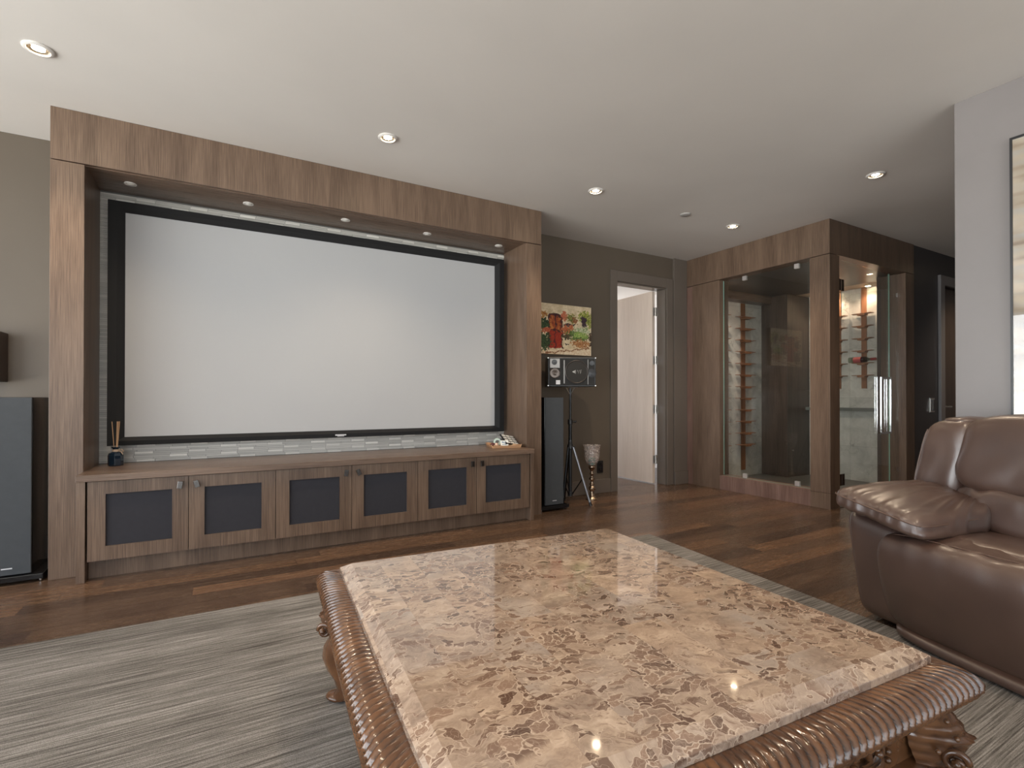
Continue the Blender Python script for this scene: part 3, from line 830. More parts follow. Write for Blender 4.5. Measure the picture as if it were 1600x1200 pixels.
for k, a in enumerate((-48, 72, 192)):
    dx, dy = cos(radians(a)), sin(radians(a))
    R_ = .11 if k == 2 else .20
    lg = MB().tube([(dx * .03, dy * .03, .565), (dx * R_, dy * R_, .012)], .0115, 12).build('leg', simple('grey_steel_leg', (.28, .28, .29), .3, .8) if k == 0 else BLACKMETAL, st, smooth=True)
    MB().tube([(dx * R_ * .965, dy * R_ * .965, .035), (dx * (R_ + .004), dy * (R_ + .004), .0)], .0145, 12).build('rubber_foot', BLACK, lg, smooth=True)
    MB().tube([(dx * .022, dy * .022, .105), (dx * .125, dy * .125, .265)], .006, 8).build('brace', BLACKMETAL, st, smooth=True)
m_ = MB(); m_.obox((0, 0, 1.154), (.06, 0, 0), (0, .05, 0), (0, 0, .0035)); m_.tube([(-.008, 0, 1.09), (-.05, 0, 1.15)], .006, 8); m_.tube([(.008, 0, 1.09), (.05, 0, 1.15)], .006, 8)
m_.build('top_plate', NICKEL, st)

kw, kh, kd = .232, .142, .27
ks = thing('karaoke_speaker', 'black wide karaoke speaker on the tripod stand', 'speaker', (kx, ky, 1.158), KA)
m_ = MB(); m_.box(-kw, kw, -.115, .150, .0, .284); m_.build('cabinet', BLACK, ks, bevel=.006)
m_ = MB(); m_.box(-kw + .012, kw - .012, -.124, -.1155, .012, .272); m_.build('front_baffle', simple('dark_mesh_baffle', (.012, .011, .010), .6, 0., spec=.3), ks, bevel=.003)
# woofer
m_ = MB(); m_.lathe([(.112, -.1245), (.113, -.131), (.108, -.133), (.104, -.128), (.100, -.126)], (.045, 0, .142), 40, 'y', cap=False); m_.build('woofer_ring', simple('woofer_ring_dark', (.06, .05, .045), .3, .4), ks, smooth=True)
m_ = MB(); m_.lathe([(.103, -.1265), (.07, -.1290), (.03, -.131), (.001, -.1315)], (.045, 0, .142), 40, 'y'); wf = m_.build('woofer_mesh', simple('woofer_mesh_brown', (.020, .017, .014), .6, .1, spec=.3), ks, smooth=True)
m_ = MB()
m_.add([(.0, -.134, .142), (.026, -.134, .128), (.026, -.134, .156), (.0, -.132, .142), (.026, -.132, .128), (.026, -.132, .156)], [(0, 1, 2), (3, 5, 4), (0, 3, 4, 1), (1, 4, 5, 2), (2, 5, 3, 0)])
m_.box(.030, .034, -.134, -.132, .124, .160); m_.tube([(.052, -.133, .158), (.060, -.133, .126), (.070, -.133, .158)], .0022, 6)
m_.tube([(.092, -.133, .158), (.080, -.133, .158), (.080, -.133, .142), (.090, -.133, .142)], .0022, 6); m_.tube([(.080, -.133, .142), (.080, -.133, .126)], .0022, 6)
m_.build('grille_emblem', simple('emblem_grey', (.26, .24, .22), .4, .5), wf)
for xa, xb, za, zb in ((-.082, -.070, .03, .255), (.150, .157, .02, .262)): MB().box(xa, xb, -.130, -.1245, za, zb).build('metal_strip', simple('dull_metal_strip', (.20, .19, .18), .4, .7), ks, bevel=.001)
m_ = MB(); m_.box(-.212, -.118, -.1265, -.1245, .180, .268); m_.build('tweeter_plate', simple('silver_plate', (.25, .24, .23), .4, .5), ks, bevel=.001)
m_ = MB(); m_.lathe([(.026, -.127), (.024, -.129), (.001, -.1275)], (-.170, 0, .235), 24, 'y'); m_.build('tweeter', BLACK, ks, smooth=True)
m_ = MB(); m_.lathe([(.052, -.1245), (.052, -.130), (.047, -.131), (.044, -.127), (.020, -.1262), (.012, -.129), (.001, -.130)], (-.166, 0, .130), 32, 'y'); m_.build('midrange_driver', simple('driver_bronze', (.075, .058, .048), .25, .6), ks, smooth=True)
m_ = MB(); m_.box(-.155, -.115, -.1265, -.1245, .022, .062); m_.build('maker_badge', SILVER_TXT, ks)
m_ = MB(); m_.lathe([(.026, -.1250), (.024, -.128), (.001, -.127)], (.192, 0, .225), 24, 'y'); m_.build('tweeter', BLACK, ks, smooth=True)
m_ = MB(); m_.lathe([(.044, -.1250), (.040, -.1265), (.015, -.1262), (.001, -.130)], (.190, 0, .130), 32, 'y'); m_.build('midrange_driver', simple('driver_dark', (.03, .03, .032), .35, .4), ks, smooth=True)
for sx in (-1, 1):
    for z in (.002, .270):
        MB().box(kw - .008 if sx > 0 else -kw - .003, kw + .003 if sx > 0 else -kw + .008, -.119, -.104, z + .002, z + .012).build('corner_cap', NICKEL, ks, bevel=.002)

# ================================================================ PAINTING
def fbm(x, y, s=1., o=4, seed=0.):
    return mnoise.fractal(Vector((x * s + seed, y * s - seed, seed * .37)), 1.0, 2.0, o)
def lerp(a, b, t): t = max(0, min(1, t)); return tuple(p + (q - p) * t for p, q in zip(a, b))
def art_col(a, b):
    wx = a + .034 * fbm(a, b, 15, 4, 1.3); wy = b + .034 * fbm(a, b, 15, 4, 7.1)
    n1 = fbm(a, b, 9, 4, 2.2); n2 = fbm(a, b, 28, 3, 5.5); n3 = fbm(a, b, 60, 2, 9.)
    c = lerp((.62, .50, .33), (.80, .68, .50), .5 + n1); c = lerp(c, (.50, .42, .26), max(0, n2) * .8)
    if wy > .86 + .06 * (1 - a): c = lerp((.66, .50, .34), (.80, .70, .55), .5 + n2)
    if wy > .845 and abs(wy - (.97 - (a - .2) * .17)) < .012: c = (.28, .13, .06)
    def blob(cx, cy, rx, ry, amp=.5): return 1 - ((wx - cx) / rx) ** 2 - ((wy - cy) / ry) ** 2 + amp * n2 * 2 > .25
    if .12 < wx < .41 and wy < .20 + .10 * 0 + 1 and wy > .30 - .12 * sqrt(max(0, 1 - ((wx - .265) / .15) ** 2)) and wy < .88:
        c = (.09, .025, .022)
        if .145 < wx < .385 and wy > .335 - .10 * sqrt(max(0, 1 - ((wx - .265) / .13) ** 2)):
            c = lerp((.22, .035, .015), (.42, .10, .03), .5 + n2 * 1.3)
            if wy < .50: c = lerp(c, (.58, .24, .07), max(0, min(1, .5 + n1 * 1.5)) * (1 if abs(wx - .19) < .03 or abs(wx - .34) < .025 else .25))
            if wy > .55: c = lerp(c, (.40, .03, .015), .6)
        if abs(wx - .265) < .010 or abs(wy - .52) < .014: c = (.07, .018, .025)
    if blob(.03, .42, .13, .20) or blob(.04, .75, .16, .22): c = lerp((.015, .035, .015), (.07, .12, .04), .5 + n3 * 1.6)
    if blob(.08, .53, .10, .055): c = lerp((.32, .05, .02), (.55, .18, .09), .5 + n2)
    if blob(.04, .22, .06, .07): c = lerp((.30, .09, .02), (.5, .3, .1), .5 + n2)
    if blob(.45, .22, .07, .11): c = lerp((.50, .11, .05), (.62, .26, .15), .5 + n3)
    if blob(.59, .26, .12, .10): c = lerp((.10, .12, .03), (.42, .38, .12), .5 + n3 * 1.5)
    if blob(.66, .31, .06, .07): c = lerp((.22, .06, .03), (.4, .2, .08), .5 + n3)
    if .43 < wx < .66 and .375 < wy < .425: c = (.05, .045, .05)
    if blob(.86, .20, .16, .12): c = lerp((.12, .16, .02), (.50, .50, .14), .5 + n3 * 1.5)
    if .80 < wx < .90 and .22 < wy < .42: c = lerp((.04, .025, .04), (.13, .07, .09), .5 + n3)
    if blob(.97, .30, .09, .14): c = lerp((.16, .20, .03), (.45, .44, .14), .5 + n3 * 1.5)
    if blob(.52, .50, .16, .11): c = lerp((.42, .10, .04), (.60, .25, .12), .5 + n3)
    if blob(.72, .60, .28, .14): c = lerp((.03, .07, .02), (.22, .30, .09), .5 + n3 * 1.8)
    if blob(.80, .50, .20, .09): c = lerp((.20, .28, .10), (.66, .66, .48), .5 + n3 * 1.8)
    if blob(.76, .58, .16, .06): c = lerp((.20, .32, .06), (.45, .55, .20), .5 + n3)
    if blob(.48, .64, .10, .07): c = lerp((.03, .05, .02), (.20, .12, .07), .5 + n3)
    if blob(.80, .76, .26, .09): c = lerp((.30, .13, .05), (.60, .34, .16), .5 + n3 * 1.5)
    if .47 < wx < .535 and .785 < wy < .815: c = (.03, .025, .025)
    if a > .95 and blob(.99, .66, .05, .14): c = (.08, .05, .03)
    return tuple(max(0, x) ** 1.18 * .98 for x in c)
PX0, PX1, PZ0, PZ1, PY = 2.700, 3.426, 1.503, 2.024, YB - .045
pn = thing('painting', 'small canvas painting of a red arched door among flowers', 'painting', (3.06, YB, PZ0))
O = (3.06, YB, PZ0)
NU, NV = 210, 150
mb = MB()
def pa(i, j): return (PX0 + (PX1 - PX0) * i / (NU - 1), PY, PZ0 + (PZ1 - PZ0) * j / (NV - 1))
def pc(i, j):
    x = PX0 + (PX1 - PX0) * i / (NU - 1)
    return art_col((x - 2.79) / (PX1 - 2.79), 1 - j / (NV - 1))
mb.grid(pa, NU, NV, colfn=pc)
pt(mb, 'picture_face', CANVAS, pn, O, colors=True)
pt(MB().box(PX0, PX1, PY + .0006, YB - .001, PZ0, PZ1), 'stretcher', simple('canvas_edge', (.42, .33, .22), .8), pn, O)

# tall framed art on the right wall
AY0, AY1, AZ0, AZ1 = -.10, 1.022, .30, 2.425
ta = thing('framed_artwork', 'tall glazed artwork with beige wavy streaks in a thin black frame', 'framed artwork', (XR, .46, AZ0))
O = (XR, .46, AZ0)
mb = MB()
fx = XR - .03
mb.box(fx, XR - .001, AY0, AY1, AZ0, AZ0 + .012); mb.box(fx, XR - .001, AY0, AY1, AZ1 - .012, AZ1)
mb.box(fx, XR - .001, AY0, AY0 + .010, AZ0 + .012, AZ1 - .012); mb.box(fx, XR - .001, AY1 - .010, AY1, AZ0 + .012, AZ1 - .012)
pt(mb, 'frame', BLACK, ta, O)
mb = MB()
def aa(i, j): return (fx + .006, AY1 - .010 - (AY1 - AY0 - .02) * i / 79, AZ0 + .012 + (AZ1 - AZ0 - .024) * j / 219)
def ac(i, j):
    y, z = i / 79, j / 219
    n_ = fbm(y * 1.1 + .2 * fbm(y, z, 3, 3, 4.), z * 9 + .5 * sin(y * 5), 1.7, 4, 3.)
    n2_ = fbm(y * 2, z * 38, 1.3, 3, 8.)
    c = lerp((.30, .24, .17), (.50, .42, .32), .5 + n_ * .9); c = lerp(c, (.36, .35, .34), max(0, n2_) * 1.2)
    return lerp(c, (.16, .10, .06), max(0, -n2_ - .18) * 1.6)
mb.grid(aa, 80, 220, colfn=ac)
pt(mb, 'picture_face', attr_mat('streaked_art_print', .4), ta, O, colors=True)
pt(MB().box(fx + .0015, fx + .004, AY0 + .010, AY1 - .010, AZ0 + .012, AZ1 - .012), 'glazing', glass_pane_mat('picture_glass', (.98, .98, .98)), ta, O)

# ================================================================ SMALL THINGS BY THE BACK WALL
ol = thing('wall_outlet', 'black outlet cover low on the taupe wall', 'outlet', (3.58, YB, .22))
O = (3.58, YB, .22)
pt(MB().box(3.540, 3.622, YB - .008, YB - .0005, .222, .355), 'cover_plate', BLACK, ol, O, bevel=.002)
for z in (.255, .318): pt(MB().box(3.562, 3.600, YB - .0095, YB - .0081, z - .016, z + .016), 'socket', BLACKGLOSS, ol, O, bevel=.0005)
sw = thing('light_switch', 'nickel wall switch plate on the dark hallway wall', 'light switch', (7.02, YW + .012, .885))
O = (7.02, YW + .012, .885)
pt(MB().box(6.965, 7.082, YW + .004, YW + .0115, .885, 1.047), 'plate', NICKEL, sw, O, bevel=.001)
m_ = MB(); m_.box(7.032, 7.070, YW - .001, YW + .0038, .90, 1.03); m_.box(6.978, 7.014, YW - .001, YW + .0038, .90, 1.03)
pt(m_, 'rocker', DARKNICKEL, sw, O, bevel=.001)
pk = thing('wall_box', 'dark brown box on the back wall at the left edge', 'wall speaker', (-1.30, YB, 1.15))  # plain box added over a blurred, unidentified dark patch on the wall
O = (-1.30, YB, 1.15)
pt(MB().box(-1.39, -1.215, YB - .15, YB - .001, 1.15, 1.46), 'cabinet', simple('dark_brown_box', (.035, .020, .013), .5), pk, O, bevel=.006)
pt(MB().box(-1.38, -1.225, YB - .156, YB - .1505, 1.16, 1.45), 'grille', simple('brown_box_front', (.03, .018, .012), .8), pk, O, bevel=.003)  # plain front slab of the added box

# hurricane candle holder
hx, hy = 3.285, 4.135
hc = thing('hurricane_candle_holder', 'mercury glass hurricane cup on a turned metal candlestick', 'candle holder', (hx, hy, 0))
mm = Mat('aged_mercury_metal', metal=1., rough=.22)
mm.set('base', mm.ramp(mm.noise(mm.co(), 38, 4), [(.35, (.20, .13, .09)), (.6, (.55, .42, .31)), (.8, (.75, .66, .55))]))
prof = [(.001, 0), (.060, .0), (.062, .006), (.048, .016), (.030, .045), (.018, .075), (.014, .090), (.026, .100), (.030, .118), (.022, .134), (.012, .142), (.020, .152),
        (.022, .162), (.012, .172), (.012, .195), (.022, .206), (.024, .218), (.012, .230), (.011, .252), (.019, .262), (.019, .272), (.012, .282), (.014, .300), (.028, .325), (.036, .345), (.030, .352), (.001, .353)]
MB().lathe([(r * (1.28 if .07 < h < .34 else 1.), h) for r, h in prof], n=36).build('candlestick', mm.m, hc, smooth='all')
gm = Mat('mercury_glass', rough=.10, metal=.35)
gn = gm.noise(gm.co(), 60, 4, .7)
gm.set('base', gm.ramp(gn, [(.35, (.28, .22, .19)), (.5, (.62, .52, .47)), (.65, (.92, .84, .78))]))
gm.set('alpha', gm.ramp(gn, [(.40, .30), (.65, .75)]))
cup = [(.028, .353), (.050, .372), (.070, .400), (.078, .440), (.080, .500), (.084, .545), (.094, .560), (.095, .563), (.091, .562), (.080, .545), (.076, .500), (.074, .440), (.066, .402), (.046, .376), (.002, .360)]
MB().lathe(cup, n=40, cap=False).build('glass_cup', gm.m, hc, smooth='all')
MB().lathe([(.001, .362), (.034, .363), (.036, .43), (.001, .432)], n=24).build('candle', simple('turquoise_wax', (.10, .38, .33), .5), hc, smooth=True)

# reed diffuser
dx_, dy_ = -.628, 4.098
rd = thing('reed_diffuser', 'dark blue glass reed diffuser bottle on the worktop', 'reed diffuser', (dx_, dy_, WT1))
MB().lathe([(.001, 0), (.040, 0), (.042, .006), (.042, .066), (.036, .082), (.018, .092), (.016, .108), (.024, .118), (.025, .121), (.012, .121)], n=8).build('bottle', Mat('blue_glass', base=(.006, .018, .035), rough=.06, coat=.6).m, rd, bevel=.002)
MB().lathe([(.019, .090), (.019, .106)], n=16, cap=False).build('neck_ribbon', simple('beige_ribbon', (.48, .36, .26), .7), rd, smooth=True)
m_ = MB(); m_.tube([(.018, -.01, .098), (.032, -.016, .106), (.044, -.018, .094), (.034, -.016, .086), (.020, -.01, .094)], .003, 6); m_.tube([(.03, -.016, .09), (.040, -.02, .072)], .0025, 6)
m_.build('ribbon_bow', simple('beige_ribbon_bow', (.48, .36, .26), .7), rd, smooth=True)
REED = simple('rattan_reed', (.50, .31, .18), .7)
for k, (ax, ay) in enumerate(((-.020, 0), (.006, .006), (.012, -.006), (.016, .004), (.020, -.002))):
    MB().tube([(ax * .15, ay * .15, .03), (ax, ay, .285)], .0022, 6).build('reed', REED, rd, smooth=True)

# wooden tray with oddments
tc = Vector((2.150, 3.965)); ta_ = radians(-14)
tr = thing('wooden_tray', 'small light wooden tray at the right end of the worktop', 'tray', (tc.x, tc.y, WT1), ta_)
TRW = veneer('light_tray_wood', (.42, .22, .11), (.60, .36, .20), 'x', .5)
tx, ty_ = .120, .120
m_ = MB()
m_.box(-tx, tx, -ty_, ty_, 0.0003, .006)
def tside(m_, p, q, out_):
    p, q, out_ = Vector(p), Vector(q), Vector(out_)
    v = []
    for k in range(9):
        t = k / 8; c = p.lerp(q, t); hgt = .022 + .010 * (2 * t - 1) ** 2 * 1.
        for o_, z in ((0, 0), (.006, 0), (.018, hgt), (.012, hgt)): v.append(c + out_ * o_ + Vector((0, 0, z + .0003)))
    f = []
    for k in range(8):
        for j in range(4): f.append((k * 4 + j, k * 4 + (j + 1) % 4, k * 4 + 4 + (j + 1) % 4, k * 4 + 4 + j))
    f += [(0, 1, 2, 3), (35, 34, 33, 32)]
    m_.add(v, f)
tside(m_, (-tx, -ty_, 0), (tx, -ty_, 0), (0, -1, 0)); tside(m_, (-tx, ty_, 0), (tx, ty_, 0), (0, 1, 0))
tside(m_, (-tx, -ty_, 0), (-tx, ty_, 0), (-1, 0, 0)); tside(m_, (tx, -ty_, 0), (tx, ty_, 0), (1, 0, 0))
m_.build('tray_body', TRW, tr)
def tl(x, y): return Vector((tc.x + x * cos(ta_) - y * sin(ta_), tc.y + x * sin(ta_) + y * cos(ta_)))
zt = WT1 + .0066
# keypad remote leaning on the rear edge
p = tl(.062, .012); q = thing('remote_control', 'black remote with white buttons leaning in the tray', 'remote control', (p.x, p.y, zt), ta_ + .35)
q2 = Matrix.Rotation(radians(36), 3, 'X') @ Matrix.Rotation(radians(12), 3, 'Y')
def ob(c, a, b, d, name, mat, par, **k):
    m_ = MB(); m_.obox(q2 @ Vector(c) + Vector((0, 0, .052)), q2 @ Vector(a), q2 @ Vector(b), q2 @ Vector(d)); return m_.build(name, mat, par, **k)
ob((0, 0, 0), (.082, 0, 0), (0, .064, 0), (0, 0, .006), 'case', BLACK, q, bevel=.002)
m_ = MB()
for i in range(3):
    for j in range(4): m_.obox(q2 @ Vector((-.050 + i * .050, -.046 + j * .031, .0068)) + Vector((0, 0, .052)), q2 @ Vector((.020, 0, 0)), q2 @ Vector((0, .0095, 0)), q2 @ Vector((0, 0, .001)))
bt_ = m_.build('button_pad', simple('white_buttons', (.75, .74, .70), .5), q)
# tape roll, paper tag, cork, small cable, dark pebble like box
p = tl(-.045, .045); q = thing('tape_roll', 'pale green ring shaped roll standing in the tray', 'tape roll', (p.x, p.y, zt), ta_ - .15)
MB().lathe([(.018, -.010), (.034, -.010), (.034, .010), (.018, .010), (.018, -.010)], (0, 0, .035), 32, 'y', cap=False).build('roll', simple('pale_green_tape', (.50, .60, .52), .4), q, smooth=True)
p = tl(-.005, -.060); q = thing('paper_tag', 'white tag with grey printed marks leaning in the tray', 'tag', (p.x, p.y, zt), ta_ - .1)
m_ = MB(); m_.obox((0, 0, .028), (.034, 0, 0), (0, .0011, 0), (0, .008, .026)); m_.build('card', simple('white_card', (.78, .78, .72), .5), q)
m_ = MB()
for i, (a, b_, w_, h_) in enumerate(((-.018, .012, .005, .008), (-.004, .010, .006, .007), (.010, .012, .004, .008), (-.012, -.008, .007, .004), (.006, -.006, .005, .007), (.019, .002, .003, .010))):
    m_.obox(Vector((a, -.0016, .028)) + Vector((0, .008, .026)).normalized() * b_, (w_, 0, 0), (0, .0006, 0), Vector((0, .008, .026)).normalized() * h_)
m_.build('printed_marks', simple('grey_blue_print', (.20, .28, .36), .6), q)
p = tl(-.085, -.045); q = thing('seashell', 'small pink beige shell at the front left of the tray', 'shell', (p.x, p.y, zt))
m_ = MB(); m_.tube([(0, 0, .012), (.012, .004, .018), (.026, .008, .014), (.040, .010, .006)], [.004, .017, .012, .003], 14); m_.build('shell', simple('shell_pink', (.68, .48, .36), .45), q, smooth=True)
p = tl(-.088, .03); q = thing('small_pouch', 'dark maroon crumpled pouch at the left of the tray', 'pouch', (p.x, p.y, zt))
m_ = MB(); m_.ell((0, 0, .014), (.026, 0, 0), (0, .020, 0), (0, 0, .014), 14); m_.ell((.014, .02, .012), (.016, 0, 0), (0, .016, 0), (0, 0, .012), 12); m_.build('pouch', simple('maroon_cloth', (.10, .025, .030), .7), q, smooth=True)
p = tl(.010, .075); q = thing('coiled_cable', 'dark coiled cable at the back of the tray', 'cable', (p.x, p.y, zt))
MB().tube([(.030 * cos(a * .5), .022 * sin(a * .5), .008 + a * .0011) for a in range(44)], .0038, 8).build('cable', BLACK, q, smooth=True)
p = tl(.020, .035); q = thing('small_box', 'small blue grey box lying behind the white tag', 'box', (p.x, p.y, zt), ta_ + .5)
MB().box(-.026, .026, -.016, .016, 0, .036).build('box', simple('blue_grey_card', (.20, .27, .31), .5), q, bevel=.002)
p = tl(.078, -.075); q = thing('twig_bundle', 'light brown twig bundle along the front edge of the tray', 'twigs', (p.x, p.y, zt), ta_)
m_ = MB()
for k in range(5): m_.tube([(-.045 + .004 * k, -.006 + .004 * k, .004 + .004 * (k % 2)), (0, .002 * k - .004, .012 + .003 * k % 3), (.040, -.010 + .006 * k, .006 + .002 * k)], .003, 6)
m_.build('twigs', simple('twig_tan', (.48, .33, .20), .8), q, smooth=True)

# ================================================================ RUG
mb = MB()
poly = [(-2.7, 2.893), (2.816, 2.845), (2.44, -.60), (-2.7, -.55)]
mb.prism(poly, .0005, .009)
tag(mb.build('area_rug', RUG, bevel=.003), 'large grey and beige striated area rug under the coffee table', 'rug')

# ================================================================ COFFEE TABLE
TW_, TD_ = 1.135 / 2, 1.211 / 2
ct = thing('coffee_table', 'square carved wood coffee table with brown marble top', 'coffee table', (.8665, 1.172, .0095), -.0651)
ZZ = -.0095
def ring_rect(o): return [(-TW_ - o, -TD_ - o), (TW_ + o, -TD_ - o), (TW_ + o, TD_ + o), (-TW_ - o, TD_ + o)]
mb = MB()
lev = [(-.30, .447), (.0, .447), (.0, .464), (-.034, .483)]
v = [(x, y, z + ZZ) for o, z in lev for x, y in ring_rect(o)]
f = []
for i in range(len(lev) - 1):
    for k in range(4): f.append((i * 4 + k, i * 4 + (k + 1) % 4, i * 4 + 4 + (k + 1) % 4, i * 4 + 4 + k))
f.append((12, 13, 14, 15))
f.append((3, 2, 1, 0))
mb.add(v, f)
mb.build('marble_top', MARBLE, ct, bevel=.0015)
# gadrooned rim with twisted ridges
prof = [(-.03, .447), (.012, .4475), (.030, .4455), (.046, .440), (.058, .430), (.0655, .418), (.067, .404), (.061, .390), (.048, .379), (.030, .372), (.008, .368), (-.03, .367)]
pp = []
for i in range(len(prof) - 1):
    for k in range(3):
        t = k / 3; pp.append((prof[i][0] * (1 - t) + prof[i + 1][0] * t, prof[i][1] * (1 - t) + prof[i + 1][1] * t))
pp.append(prof[-1])
def rim(side):
    '''one side of the gadrooned border'''
    c0, c1 = [(0, 1), (1, 2), (2, 3), (3, 0)][side]
    L = TW_ * 2 if side in (0, 2) else TD_ * 2
    n = int(L / .0030)
    nrm = [(0, -1), (1, 0), (0, 1), (-1, 0)][side]
    mb = MB()
    npp = len(pp)
    def fn(i, j):
        o, z = pp[j]; t = i / (n - 1)
        a, b = ring_rect(o)[c0], ring_rect(o)[c1]
        x = a[0] + (b[0] - a[0]) * t; y = a[1] + (b[1] - a[1]) * t
        q = j / (npp - 1)
        w_ = max(0, min(1, (o + .005) / .03)) * (1 - .25 * q)
        s_ = t * L
        ph = s_ / .0205 + 1.9 * q * q - .2 * sin(q * 6.)
        fl = ph - math.floor(ph)
        rdg = (1 - abs(2 * fl - 1) ** 2.2)
        sub = .5 * abs(sin(ph * pi * 2 + q * 9)) * (q < .55)
        d = .0165 * w_ * (rdg - .62 + sub * .40)
        up = 1 - q
        return (x + nrm[0] * d * .8, y + nrm[1] * d * .8, z + ZZ + d * .55 * (up - .4))
    mb.grid(fn, n, npp)
    return mb
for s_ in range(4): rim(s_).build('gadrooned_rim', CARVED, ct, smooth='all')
# frieze and lower moulding
mb = MB(); FR = -.018
for s_ in range(4):
    a, b = ring_rect(FR)[s_], ring_rect(FR)[(s_ + 1) % 4]
    a2, b2 = ring_rect(FR - .025)[s_], ring_rect(FR - .025)[(s_ + 1) % 4]
    v = [(*a, .24 + ZZ), (*b, .24 + ZZ), (*b2, .24 + ZZ), (*a2, .24 + ZZ), (*a, .372 + ZZ), (*b, .372 + ZZ), (*b2, .372 + ZZ), (*a2, .372 + ZZ)]
    mb.add(v, [(0, 1, 2, 3), (4, 7, 6, 5), (0, 4, 5, 1), (1, 5, 6, 2), (2, 6, 7, 3), (3, 7, 4, 0)])
mb.build('frieze_board', CARVED, ct)
def moulding(prof_, name, sub=1):
    mb = MB(); k = len(prof_)
    v = [(x, y, z + ZZ) for o, z in prof_ for x, y in ring_rect(o)]; f = []
    for i in range(k):
        for j in range(4):
            a, b = i * 4, ((i + 1) % k) * 4
            f.append((a + j, a + (j + 1) % 4, b + (j + 1) % 4, b + j))
    mb.add(v, f); return mb.build(name, CARVED, ct, bevel=.003)
moulding([(-.045, .240), (.028, .240), (.034, .232), (.034, .222), (.022, .212), (.006, .206), (-.045, .204)], 'lower_moulding')
# carving : acanthus scrolls, beads and leaves on each side
def leaf(mb, base, d, up, out_, L, W, curl=.5, n=9):
    base, d, up, out_ = map(Vector, (base, d, up, out_))
    def fn(i, j):
        t = i / (n - 1); a = (j - 4) / 4
        w_ = W * (sin(pi * min(1, t * .92 + .08)) ** .7) * (1 - .35 * abs(sin(t * 14)) * (abs(a) > .7))
        c = base + d * (L * t) + up * (curl * L * t * t) + out_ * (.010 + .016 * sin(pi * t))
        return c + up.cross(out_).cross(out_).normalized() * 0 + (d.cross(out_)).normalized() * (w_ * a) + out_ * (.007 * (1 - a * a) - .006 * abs(sin(a * 6)) )
    mb.grid(fn, n, 9)
def scroll(mb, c, ax, az, out_, R_, turns=1.6, r=.008, sgn=1):
    c, ax, az, out_ = map(Vector, (c, ax, az, out_))
    pts, rs = [], []
    N = 30
    for i in range(N):
        t = i / (N - 1); a = t * turns * 2 * pi; rr = R_ * (1 - .82 * t)
        pts.append(c + ax * (sgn * rr * cos(a)) + az * (rr * sin(a)) + out_ * (.010 + .014 * t)); rs.append(r * (1.15 - .45 * t))
    mb.tube(pts, rs, 8)
    mb.ell(pts[-1] + out_ * .003, ax * .009, az * .009, out_ * .008, 8)
for s_ in range(4):
    a = Vector((*ring_rect(FR)[s_], 0)); b = Vector((*ring_rect(FR)[(s_ + 1) % 4], 0))
    d = (b - a).normalized(); L = (b - a).length
    n_ = Vector(([(0, -1), (1, 0), (0, 1), (-1, 0)][s_]) + (0,)); up = Vector((0, 0, 1)); zc = .303 + ZZ
    mb = MB()
    mid_ = (a + b) / 2
    for k in range(-4, 5):
        if k == 0: continue
        c = mid_ + d * (k * .118) + Vector((0, 0, zc)); sg = 1 if k > 0 else -1
        if abs(c.dot(d) - mid_.dot(d)) > L / 2 - .10: continue
        scroll(mb, c + up * (.012 * (1 if k % 2 else -1)), d, up * (1 if k % 2 else -1), n_, .034, 1.5, .0085, sg)
        for q in (-.5, .15, .8): leaf(mb, c + d * (sg * -.03) - up * .02 * (1 if k % 2 else -1), (d * sg * cos(q) + up * sin(q) * (1 if k % 2 else -1)).normalized(), up, n_, .055, .012, .2)
        for q in range(4): mb.ell(c + d * (sg * .052) + up * (-.028 + q * .019) + n_ * .012, d * .0075, up * .0075, n_ * .0075, 8)
    # shell at the centre
    for q in range(-4, 5):
        an = q * .33
        leaf(mb, mid_ + Vector((0, 0, zc - .045)), (d * sin(an) + up * cos(an)).normalized(), up, n_, .080, .011, 0)
    mb.ell(mid_ + Vector((0, 0, zc - .045)) + n_ * .02, d * .017, up * .014, n_ * .014, 12)
    mb.build('carved_foliage', CARVED, ct, smooth='all')
